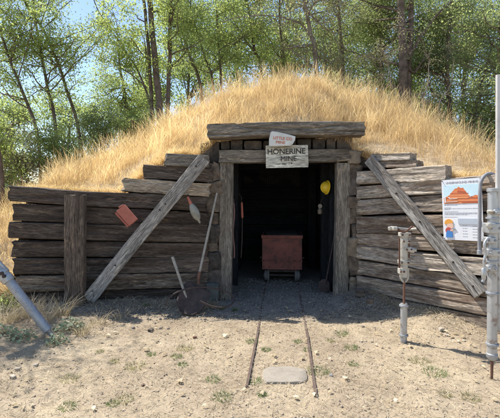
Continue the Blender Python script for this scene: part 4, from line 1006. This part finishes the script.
WL = {(70, 380): 'green weed in the left foreground dirt halfway between jackleg foot and bottom edge', (115, 362): 'small weed just left of a taller pair in the left dirt', (135, 367): 'wider green weed of the pair in the left dirt', (125, 400): 'weed near the bottom edge right of the lowest left one',
      (112, 405): 'small weed touching the left side of a bottom edge weed', (213, 380): 'weed in the dirt left of the stone slab', (222, 398): 'wide weed near the bottom edge left of the rails', (67, 407): 'lowest weed in the left foreground', (185, 349): 'broad weed just in front of the shade before the shovel', (176, 357): 'small weed below the broad one in front of the shovel',
      (151, 355): 'small weed in the sunlit dirt below the left brace', (252, 342): 'weed just left of the left rail near the shade edge', (266, 350): 'tiny weed between the rails near the left rail', (254, 382): 'weed between the stone slab and the left rail end', (342, 334): 'weed at the shade edge right of the rails', (351, 348): 'weed right of the rails below the one at the shade edge',
      (330, 341): 'small weed closest right of the right rail near the shade', (307, 350): 'tiny weed against the inner side of the right rail', (353, 365): 'small weed right of the rails level with the slab top', (470, 398): 'weed near the bottom right corner of the ground', (445, 395): 'small weed left of the bottom right corner weed', (183, 365): 'tiny weed lowest of three in front of the shovel',
      (262, 395): 'tiny weed directly below the stone slab', (100, 352): 'tiny weed right of the dry grass by the left brace', (298, 342): 'tiny weed between the rails close to the portal shade'}
for px, py, r in wl_:
    c = G(px, py); r *= 1.0
    if (px, py) == (318, 372): lb, gr = 'green weed clump growing beside the right rail by the slab', None
    elif (px, py) == (420, 362): lb, gr = 'larger green weed nearest the foot of the cream drill', None
    elif (px, py) == (434, 373): lb, gr = 'larger green weed just in front of the other one near the drills', None
    else: lb, gr = WL[(px, py)], 'small weeds in the dirt'
    tuft('weed', lb, 'weed', c, r * 1.5, int(50 + 900 * r), .025 + r * .3, M['weed'] if int(px) % 5 else M['leaf_dry'], .005, gr)
# green weeds in the shade by the wall
for px, py, r, lb in ((214, 300, .09, 'shaded green weed inside the iron hoop'), (235, 311, .05, 'shaded green weed right of the iron hoop'), (146, 306, .06, 'shaded green weed against the wall right of the left brace'), (222, 309, .05, 'shaded green weed just below the iron hoop')):
    tuft('weed', lb, 'weed', G(px, py), r, 70, .08, M['weed'], .007, 'weeds in the shade by the wall')
# grey green round leaved plants by the jackleg
def round_plant(px, py, r, n, label, mt_, hmax=.16, lr=.015):
    c = G(px, py); V = []; Fc = []
    a = rng.uniform(0, 6.28, n); rr = r * np.sqrt(rng.uniform(0, 1, n)); x = rr * np.cos(a); y = rr * np.sin(a) * .7; z = hmax * (1 - (rr / r) ** 2 * .7) * rng.uniform(.15, 1, n)
    k = 7; t = np.arange(k) / k * 2 * np.pi; L = lr * rng.uniform(.5, 1.3, n)
    nr = np.stack([rng.normal(0, .5, n), rng.normal(-.3, .5, n), np.ones(n)], -1); nr /= np.linalg.norm(nr, axis=1)[:, None]
    u1 = np.cross(nr, [0.3, 1, .1]); u1 /= np.linalg.norm(u1, axis=1)[:, None]; u2 = np.cross(nr, u1)
    ring = (u1[:, None] * np.cos(t)[None, :, None] + u2[:, None] * np.sin(t)[None, :, None] * .8) * L[:, None, None] + nr[:, None] * (.12 * L[:, None, None] * np.cos(2 * t)[None, :, None])
    V = (np.stack([x, y, z], -1)[:, None] + ring).reshape(-1, 3); Fc = np.arange(n * k).reshape(n, k)
    root = thing('leafy_plant', label, 'plant', c)
    link('leaves', mesh_np('leaves', V, Fc, mt_, attr=np.repeat(rng.uniform(0, 1, n), k)), root)
    m = MB()
    for i in range(0, n, 4): m.tube([c, c + Vector((x[i] * .6, y[i] * .6, z[i] * .7)), c + Vector((x[i], y[i], z[i]))], .002, 4, False)
    m.build('stems', M['straw_pale'], root)
round_plant(70, 330, .19, 200, 'low grey green round leaved plant right of the jackleg foot', M['sage'])
round_plant(58, 343, .13, 90, 'low grey green plant in front of the jackleg foot', M['sage'], .12)
round_plant(22, 339, .17, 120, 'low grey green plant left of the jackleg foot', M['sage'], .12)
round_plant(4, 334, .15, 90, 'grey green plant cut by the left picture edge', M['sage'], .12)
round_plant(8, 312, .17, 300, 'bright yellow green bushy plant behind the jackleg', M['leaf_light'], .30, .017)
# dry grass tufts near the left wall
for (px, py, r, n, hm, lb) in ((62, 316, .17, 130, .42, 'dry grass tuft in front of the upright post'), (44, 322, .16, 120, .38, 'dry grass tuft between the jackleg and the post'), (30, 316, .22, 160, .40, 'dry grass tuft at the left foot of the dark wall'), (82, 334, .14, 110, .26, 'dry grass tuft right of the grey green plant'),
                               (98, 325, .16, 70, .30, 'thin dry grass by the foot of the left brace'), (120, 318, .16, 60, .22, 'sparse dry grass under the left brace'), (5, 322, .25, 260, .36, 'straw coloured grass clump at the left picture edge'), (14, 300, .3, 420, .55, 'tall straw grass beside the left end of the dark wall'), (2, 290, .35, 420, .8, 'tallest straw grass clump left of the dark wall')):
    tuft('dry_grass_tuft', lb, 'grass', G(px, py), r, n, hm, M['straw_pale'], .005, None, 6)
# bleached fallen leaves, each its own
def leaf_mesh(i):
    V = []; nseg = 7; rr = random.Random(i); wv = rr.uniform(.28, .42)
    for k in range(nseg + 1):
        t = k / nseg; wd = wv * math.sin(math.pi * min(1, t * .95 + .03)) ** .8; zc = .16 * math.sin(t * 3) * rr.uniform(.7, 1.3)
        V += [(t - .5, -wd / 1.2, zc + .12 * rr.random()), (t - .5, 0, zc), (t - .5, wd / 1.2, zc + .12 * rr.random())]
    Fq = []
    for k in range(nseg):
        for s_ in (0, 1): Fq.append((k * 3 + s_, k * 3 + s_ + 1, (k + 1) * 3 + s_ + 1, (k + 1) * 3 + s_))
    return mesh_np('fallen_leaf', V, Fq, M['litter'], True, attr=np.full(len(V), rr.random()))
lms = [leaf_mesh(i) for i in range(6)]
lf = [(14, 407), (108, 337), (116, 334), (160, 352), (164, 356), (180, 383), (146, 351), (193, 337), (225, 337), (229, 357), (274, 357), (274, 363), (302, 360), (316, 354), (330, 360), (362, 341), (376, 335), (380, 336), (437, 336), (446, 333), (455, 335), (462, 338), (451, 338), (468, 334), (433, 332), (400, 331),
      (207, 303), (213, 309), (286, 309), (290, 313), (258, 309), (247, 300), (236, 316), (301, 314), (322, 312), (245, 312), (273, 313), (310, 304), (262, 297), (240, 305), (330, 318), (172, 303), (179, 308), (188, 309), (196, 311), (222, 318), (207, 320), (152, 309), (126, 312), (136, 317), (350, 318), (72, 346), (34, 353), (85, 337), (28, 380), (205, 408), (345, 380), (395, 372), (470, 345), (478, 352), (388, 348), (410, 348), (376, 346), (427, 345)]
random.seed(5)
for i, (px, py) in enumerate(lf + [(random.uniform(100, 480), random.uniform(328, 350)) for _ in range(30)] + [(random.uniform(5, 495), random.uniform(330, 414)) for _ in range(45)]):
    q = G(px, py); shade = (py < 324 and px < 400)
    o = link('fallen_leaf', lms[i % 6], None, q + Vector((0, 0, .016)))
    s_ = random.uniform(.03, .085) if i < 64 else random.uniform(.02, .05); o.scale = (s_, s_, s_); o.rotation_euler = (random.uniform(-.3, .3), random.uniform(-.3, .3), random.uniform(0, 6.28))
    tag(o, 'small bleached fallen leaf lying on the ground', 'leaf', 'fallen leaves on the ground')
# loose stones
random.seed(9)
stn = [(360, 294, .10, 'rock', 'dark stone resting against the right entrance post cribbing'), (370, 302, .07, 'rock', 'dark stone on the spoil heap right of the entrance'), (441, 330, .035, 'stone_pale', 'pale stone at the foot of the right wall below the plank end'), (447, 336, .03, 'stone_pale', 'pale stone just in front of the one by the right wall'), (372, 342, .015, 'stone_pale', 'tiny pale stone left of the cream drill foot'), (331, 376, .022, 'alu', 'small crumpled silver scrap beside the right rail'),
       (13, 378, .03, 'stone_pale', 'pale stone close to the left picture edge'), (18, 370, .03, 'stone_pale', 'pale stone behind another near the left picture edge'), (36, 366, .03, 'stone_pale', 'pale stone in the dirt below the jackleg foot'), (464, 341, .02, 'stone_pale', 'small pale stone between the two drills'), (195, 338, .025, 'rust', 'reddish brown chip on the dirt near the shade edge'), (143, 386, .02, 'rust', 'small reddish stone in the left foreground dirt'), (361, 342, .02, 'stone_pale', 'small pale stone near a weed right of the rails'), (151, 331, .04, 'rock', 'blue grey stone in the shade before the left wall')]
for i, (px, py, s_, mt_, lb) in enumerate(stn):
    q = G(px, py); o = rough_block('stone', None, q + Vector((0, 0, s_ * .3)), (s_ * 1.6, s_ * 1.2, s_ * .8), M[mt_], 300 + i * 3, amt=.55)
    o.rotation_euler = (0, 0, random.uniform(0, 3))
    tag(o, lb or 'small pale stone in the dirt', 'stone', None if lb else 'pale stones in the dirt')

# ------------------------------------------------------------------ trees
def noise_path(a, b, n, amp, seed):
    a = Vector(a); b = Vector(b); out = []
    for i in range(n + 1):
        t = i / n; q = a.lerp(b, t); k = math.sin(math.pi * t) * amp if True else amp
        q = q + Vector((mnoise.noise(Vector((t * 2.5, seed, 0))), mnoise.noise(Vector((t * 2.5, seed, 9))), mnoise.noise(Vector((t * 2.5, seed, 18))) * .4)) * k
        out.append(q)
    return out
def tree(name, label, trunks, crown, nbr, leaves, lsize, lmat, bark='bark', group=None, seed=1, spread=.42, subs=6, ground=0.0, twigs=True, aspect=.55):
    """trunks: list of (list of points, r0, r1); crown: centre, radii"""
    rr = random.Random(seed); r2 = np.random.default_rng(seed)
    base = Vector(trunks[0][0][0]); root = thing(name, label, 'tree', base, group)
    m = MB(); allp = []
    for pts, r0, r1 in trunks:
        q = cr([Vector(p) for p in pts], 5); L = len(q)
        q = [p + Vector((mnoise.noise(Vector((i * .31, seed, 0))), mnoise.noise(Vector((i * .31, seed, 7))), 0)) * .05 for i, p in enumerate(q)]
        rad = [(r0 + (r1 - r0) * i / (L - 1)) * (1 + .25 * math.exp(-i * .5)) for i in range(L)]
        m.tube(q, rad, 9); allp += [(p, rad[i]) for i, p in enumerate(q) if i > L * .2]
    C_ = Vector(crown[0]); Rr = Vector(crown[1]); clumps = []
    for i in range(nbr):
        while True:
            v_ = Vector((rr.uniform(-1, 1), rr.uniform(-1, 1), rr.uniform(-1, 1)))
            if v_.length < 1: break
        tip = C_ + Vector((v_.x * Rr.x, v_.y * Rr.y, v_.z * Rr.z))
        cand = sorted(allp, key=lambda pr: (pr[0] - tip).length + 1.2 * max(0, pr[0].z - tip.z + .35 * (pr[0] - tip).length))[:6]
        p0, r_ = rr.choice(cand); n_ = 7; path = noise_path(p0, tip, n_, .35, seed * 13 + i)
        rb_ = min(r_ * .5, .012 + .012 * (tip - p0).length); m.tube(path, [rb_ * (1 - .8 * k / n_) for k in range(n_ + 1)], 5, False)
        for s_ in range(subs):
            t = rr.uniform(.35, 1); k = t * n_; a = path[int(min(k, n_ - 1))].lerp(path[int(min(k, n_ - 1)) + 1], k - int(min(k, n_ - 1)))
            e = a + Vector((rr.gauss(0, 1), rr.gauss(0, 1), rr.gauss(.15, .7))) * spread * rr.uniform(.6, 1.6)
            if twigs: m.tube([a, a.lerp(e, .5) + Vector((0, 0, .05)), e], [.007, .005, .003], 4, False)
            clumps.append((e, a))
    m.build('trunk', M[bark], root)
    n = leaves; ci = r2.integers(0, len(clumps), n); E = np.array([c[0][:] for c in clumps]); A = np.array([c[1][:] for c in clumps])
    wgt = r2.uniform(0, 1, len(clumps)) ** 1.5; ci = r2.choice(len(clumps), n, p=wgt / wgt.sum())
    t = r2.uniform(.3, 1.15, n)[:, None]; pos = A[ci] * (1 - t) + E[ci] * t + r2.normal(0, 1, (n, 3)) * np.array([.16, .16, .11]) * (spread / .42)
    Ls = lsize * r2.uniform(.55, 1.35, n); nr = r2.normal(0, 1, (n, 3)) + np.array([0, 0, .5]); nr /= np.linalg.norm(nr, axis=1)[:, None]
    dr_ = r2.normal(0, 1, (n, 3)) + np.array([0, 0, -.5]); u1 = dr_ - nr * (dr_ * nr).sum(1)[:, None]; u1 /= np.linalg.norm(u1, axis=1)[:, None]; u2 = np.cross(nr, u1)
    l1 = u1 * Ls[:, None]; l2 = u2 * Ls[:, None] * aspect / 2; fold = nr * Ls[:, None] * .12
    V = np.stack([pos - l1 * .5, pos - l1 * .05 + l2 + fold, pos + l1 * .5, pos - l1 * .05 - l2 + fold], 1) - np.array(base[:])
    rn = np.clip(wgt[ci] * .35 + r2.uniform(0, .65, n), 0, 1)
    link('crown', mesh_np('crown', V.reshape(-1, 3), np.arange(4 * n).reshape(-1, 4), M[lmat], attr=np.repeat(rn, 4)), root)
    return root
def TP(D, *pp): return [P(x, y, D) for x, y in pp]
def ft(D, px, base_y=None):  # foot point of a trunk standing on ground behind the mound
    q = P(px, 195, D); q.z = 0; return q
def stem(D, foot_px, *pp): return [ft(D, foot_px)] + TP(D, *pp)
T = [
 # left thin leaning group
 ('slim leaning tree with three thin trunks at far left', 13, [([(46, 195, 0)], (37, 136), (18, 82), (0, 32), (-20, -40))], None),
]
tree('leaning_tree', 'slim leaning tree farthest left with a thin dark trunk', [(stem(12.5, 44, (37, 136), (18, 80), (0, 32), (-22, -50)), .06, .025)], (P(5, 25, 12.5), (1.9, 1.8, 2.7)), 28, 11934, 0.070, 'leaf_light', seed=2)
tree('leaning_tree', 'slim tree whose thin trunk leans left between two others', [(stem(13, 62, (56, 129), (47, 85), (39, 41), (33, 0), (25, -60)), .06, .028)], (P(44, 25, 13), (2.1, 1.8, 2.9)), 28, 9868, 0.070, 'leaf_light', seed=3)
tree('leaning_tree', 'slim tree with the longest leaning trunk left of the sky gap', [(stem(13.5, 92, (80, 136), (66, 88), (48, 38), (27, 6), (5, -50)), .065, .028)], (P(62, 15, 13.5), (2.2, 1.8, 2.8)), 26, 8424, 0.070, 'leaf_light', seed=4)
# twin dark trunks centre-left
tree('twin_trunk_tree', 'tree with twin dark reddish trunks left of the mound top', [(stem(12.5, 163, (160, 118), (155, 60), (149, 0), (144, -70)), .12, .07), (stem(12.6, 158, (152, 110), (149, 55), (143, 0), (132, -60)), .07, .04), (stem(12.7, 166, (168, 100), (170, 55), (170, 5), (176, -60)), .075, .05), ([P(150, 105, 12.6), P(140, 75, 12.6), P(122, 45, 12.6), P(100, 15, 12.6), P(88, -20, 12.6)], .035, .012), ([P(146, 88, 12.6), P(136, 78, 12.6), P(115, 64, 12.6), P(100, 58, 12.4)], .022, .008)],
     (P(150, 0, 12.6), (2.3, 2.0, 2.6)), 34, 17853, 0.070, 'leaf_light', seed=5)
tree('green_tree', 'bright green tree filling the gap beside the twin trunks', [(stem(16, 128, (126, 110), (120, 70), (118, 40)), .08, .03)], (P(122, 104, 16), (1.7, 1.5, 1.6)), 26, 12825, 0.070, 'leaf_light', seed=6)
tree('green_tree', 'bushy green tree behind the left slope of the mound', [(stem(14.5, 204, (202, 99), (189, 54), (180, 20), (176, -40)), .075, .03), (stem(14.5, 216, (214, 96), (206, 60), (196, 30), (190, 0)), .05, .02), (stem(14.6, 222, (221, 90), (219, 50), (216, 10)), .05, .025)], (P(212, 20, 14.5), (2.4, 2.0, 2.6)), 44, 19575, 0.070, 'leaf_mid', seed=7)
tree('green_tree', 'leafy tree with thin forked stems above the mound centre', [(stem(15, 268, (262, 80), (255, 50), (248, 10), (240, -40)), .06, .03), (stem(15, 285, (284, 76), (281, 34), (279, -20)), .06, .03)], (P(262, 25, 15), (2.6, 2.0, 2.8)), 44, 19575, 0.070, 'leaf_light', seed=8)
tree('brittle_tree', 'greyish brittle tree with bare arching branches over the mound', [(stem(13.5, 318, (316, 68), (311, 35), (305, 0), (300, -50)), .09, .05), ([P(313, 40, 13.5), P(300, 24, 13.5), P(275, 16, 13.5), P(240, 17, 13.4), P(222, 22, 13.4)], .035, .010), ([P(306, 8, 13.5), P(320, 25, 13.4), P(334, 35, 13.3), P(342, 60, 13.2)], .03, .01)], (P(316, 18, 13.5), (2.1, 1.8, 2.4)), 40, 10125, 0.066, 'leaf_dry', 'bark_grey', seed=9, subs=9)
tree('big_tree', 'big dark tree with a thick double trunk right of the mound top', [(stem(12.5, 404, (403, 98), (403, 60), (402, 30), (401, -5), (400, -60)), .15, .10), (stem(12.7, 409, (408, 90), (410, 45), (411, 10), (414, -50)), .11, .07), (stem(12.6, 412, (405, 85), (415, 72), (426, 56)), .06, .02), ([P(408, 60, 12.6), P(420, 38, 12.6), P(436, 16, 12.6), P(452, 0, 12.6), P(470, -25, 12.6)], .05, .02)], (P(412, 8, 13.9), (3.2, 1.6, 3.0)), 54, 27000, 0.066, 'leaf_dark', seed=10)
tree('dark_tree', 'dark tree with a straight trunk between the brittle and big trees', [(stem(14, 382, (381, 92), (381, 40), (378, 0), (376, -50)), .09, .06), (stem(14, 345, (343, 72), (340, 30), (336, -20)), .07, .04)], (P(362, 25, 15.0), (2.6, 1.6, 2.9)), 48, 22275, 0.066, 'leaf_dark', seed=11)
tree('dark_tree', 'dense dark tree behind the right slope of the mound', [(stem(13, 452, (450, 120), (447, 70), (450, 20), (456, -40)), .09, .04), (stem(13, 470, (472, 140), (480, 90), (494, 40)), .06, .025)], (P(455, 70, 13.8), (2.6, 1.6, 2.6)), 52, 20250, 0.066, 'leaf_dark', seed=12, )
tree('dark_tree', 'dark tree at the right edge behind the drill rod', [(stem(11.5, 515, (512, 140), (508, 80), (500, 20)), .09, .04)], (P(500, 90, 11.6), (2.0, 1.7, 3.2)), 44, 16875, 0.066, 'leaf_dark', seed=13)
tree('brittle_tree', 'low bare grey brush on the slope right of the big trunk', [(stem(11.5, 420, (422, 110), (426, 90), (430, 60)), .03, .012), (stem(11.5, 428, (436, 120), (448, 90), (455, 60)), .025, .01), (stem(11.5, 402, (396, 105), (390, 80), (386, 50)), .025, .01)], (P(418, 70, 11.6), (2.2, .9, 1.5)), 16, 3510, 0.041, 'leaf_dry', 'bark_grey', seed=14, subs=8, spread=.25)
# second rank
gp = 'second row of trees filling the view behind the mound'
sr = [(22, 12, 'leaf_mid'), (22, 70, 'leaf_mid'), (21, 148, 'leaf_light'), (20, 190, 'leaf_mid'), (20, 238, 'leaf_light'), (21, 285, 'leaf_mid'), (19, 330, 'leaf_dark'), (20, 375, 'leaf_dark'), (19, 420, 'leaf_dark'), (20, 465, 'leaf_dark'), (19, 512, 'leaf_dark'), (18, 562, 'leaf_dark'), (19, 612, 'leaf_mid'), (21, -40, 'leaf_mid')]
for i, (D, px, lm) in enumerate(sr):
    hi = 2 if px < 100 else 0
    lbl = ['low hazy tree behind the thin trunk farthest left', 'low hazy tree behind the longest leaning trunk', 'bright tree behind the twin dark trunks', 'tree behind the bushy tree on the left slope of the mound', 'light green tree behind the forked stems above the mound',
           'tree behind the gap between forked stems and brittle tree', 'dark tree directly behind the brittle tree', 'dark tree just left behind the thick double trunk', 'dark tree just right behind the thick double trunk', 'dark tree behind the right slope of the mound in the back row', 'rearmost dark tree behind the drill rod', 'dark tree beyond the drill rod outside the right edge', 'tree furthest out beyond the right edge', 'low tree beyond the left edge behind the edge trunk'][i]
    cy = 118 if px < 100 else (75 if px == 148 else 35)
    tree('background_tree', lbl, [(stem(D, px, (px - 2, 100), (px + 3, 20)) if not hi else stem(D, px, (px - 2, 150), (px + 3, 105)), .1, .04)], (P(px, cy, D), (2.2, 1.8, 1.7) if hi else (2.1, 2.0, 3.0 if px > 160 else 2.0)), 36, 10500 if not hi else 7500, .115, lm, group=gp, seed=20 + i, spread=.5, subs=7, twigs=False)
# understory between dark wall end and trees on the left
for i, (px, py, D, rx, rz, lm, lb) in enumerate(((20, 160, 10.5, 1.0, .8, 'leaf_dry', 'olive shrub behind the left end of the dark wall'), (60, 150, 11, 1.0, .9, 'leaf_mid', 'green shrub behind the dark wall under the leaning trunks'), (98, 125, 12.5, .9, .7, 'leaf_dark', 'dark rounded shrub right of the leaning trunks'), (-12, 150, 9.5, .9, 1.3, 'leaf_light', 'light green shrub at the left picture edge'), (134, 125, 12, .7, .5, 'leaf_mid', 'green shrub at the foot of the twin trunks'))):
    c = P(px, py, D)
    rt3 = tree('shrub', lb, [([Vector((c.x, D, 0)), Vector((c.x + .1, D, c.z * .6)), c], .035, .012)], (c, (rx, rx, rz)), 30, 7000, .06, lm, seed=40 + i, spread=.25, subs=6); rt3['category'] = 'shrub'
for i, (px, py, D, rx, rz, lm, lb) in enumerate(((300, 92, 17, 2.0, 1.3, 'leaf_mid', 'low bright shrub behind the very top of the mound'), (240, 105, 17, 1.6, 1.1, 'leaf_light', 'light shrub behind the mound left of its top'), (350, 95, 16.5, 1.5, 1.1, 'leaf_dry', 'olive shrub behind the mound right of its top'), (392, 100, 16.5, 1.5, 1.2, 'leaf_mid', 'green shrub behind the thick double trunk'),
        (436, 112, 15.5, 1.4, 1.3, 'leaf_dark', 'dark shrub behind the right slope of the mound'), (474, 122, 14.5, 1.4, 1.4, 'leaf_dark', 'dark shrub low behind the right slope near the drill rod'), (508, 130, 13, 1.3, 1.4, 'leaf_mid', 'green shrub at the right edge behind the drill rod'), (180, 122, 15, 1.0, .9, 'leaf_light', 'bright shrub right of the twin trunks'))):
    c = P(px, py, D)
    rt4 = tree('shrub', lb, [([Vector((c.x, D, 0)), Vector((c.x + .1, D, c.z * .6)), c], .04, .015)], (c, (rx, rx * .7, rz)), 34, 8500, .075, lm, seed=140 + i, spread=.32, subs=6, twigs=False); rt4['category'] = 'shrub'
# near tree just outside the left edge (its low trunk shows at the edge)
tree('edge_tree', 'thin dark trunk standing at the very left edge', [([P(1, 300, 8.2), P(1.5, 240, 8.2), P(2, 180, 8.2), P(-14, 100, 7.8), P(-50, 30, 7.0), P(-90, -30, 6.2)], .05, .03)], (Vector((-5.1, 5.7, 4.5)), (.6, .65, .45)), 16, 2835, 0.049, 'leaf_light', seed=60)
# far tree line and blue hills
n = 60000; a = rng.uniform(-1.15, 1.15, n); Rf = rng.uniform(34, 46, n); x = Rf * np.sin(a); y = Rf * np.cos(a)
top_ = 4.3 + 2.0 * vnoise(a * 9, a * 0, s=90) + 1.2 * vnoise(a * 31, a * 0, s=91); z = top_ * rng.uniform(0, 1, n) ** .6
s_ = rng.uniform(.25, .55, n)[:, None]; nr = rng.normal(0, 1, (n, 3)); nr /= np.linalg.norm(nr, axis=1)[:, None]; u1 = np.cross(nr, [0, .2, 1]); u1 /= np.linalg.norm(u1, axis=1)[:, None]; u2 = np.cross(nr, u1)
pc = np.stack([x, y, z], -1); V = np.stack([pc - u1 * s_ * .5, pc + u2 * s_ * .3, pc + u1 * s_ * .5, pc - u2 * s_ * .3], 1).reshape(-1, 3)
tag(link('far_woods', mesh_np('far_woods', V, np.arange(4 * n).reshape(-1, 4), M['far'], attr=np.repeat(rng.uniform(0, 1, n), 4))), 'hazy green woods far behind the leaning trees', 'woods', kind='stuff')

# ------------------------------------------------------------------ sub-parts: bolts on braces, grips on bars, lettering on boards
bpy.context.view_layer.update()
def under(child, part):
    mw = child.matrix_world.copy(); child.parent = part; child.matrix_parent_inverse = part.matrix_world.inverted(); child.matrix_basis = mw
def kids(root, stem_): return [o for o in root.children if o.name.split('.')[0] == stem_]
for root, c_, p_ in ((lw, 'bolt', 'brace'), (rw, 'bolt', 'brace'), (sg, 'lettering', 'board'), (sl, 'lettering', 'slab'), (ct, 'rivet', 'body'), (ct, 'strap', 'body'), (ct, 'rim', 'body'), (dr, 'grip', 'handlebar'), (dr, 'collar', 'leg_cylinder'), (bd, 'collar', 'cylinder'), (bd, 'grip', 'throttle_lever'),
                     (hat, 'ridge', 'shell'), (hat, 'brim', 'shell'), (ps, 'nail', 'sheet'), (jl, 'throttle_lever', 'valve_block'), (ha, 'ferrule', 'shaft'), (rb, 'rolled_lip', 'body')):
    pp_ = kids(root, p_)[0]
    for c in kids(root, c_): under(c, pp_)
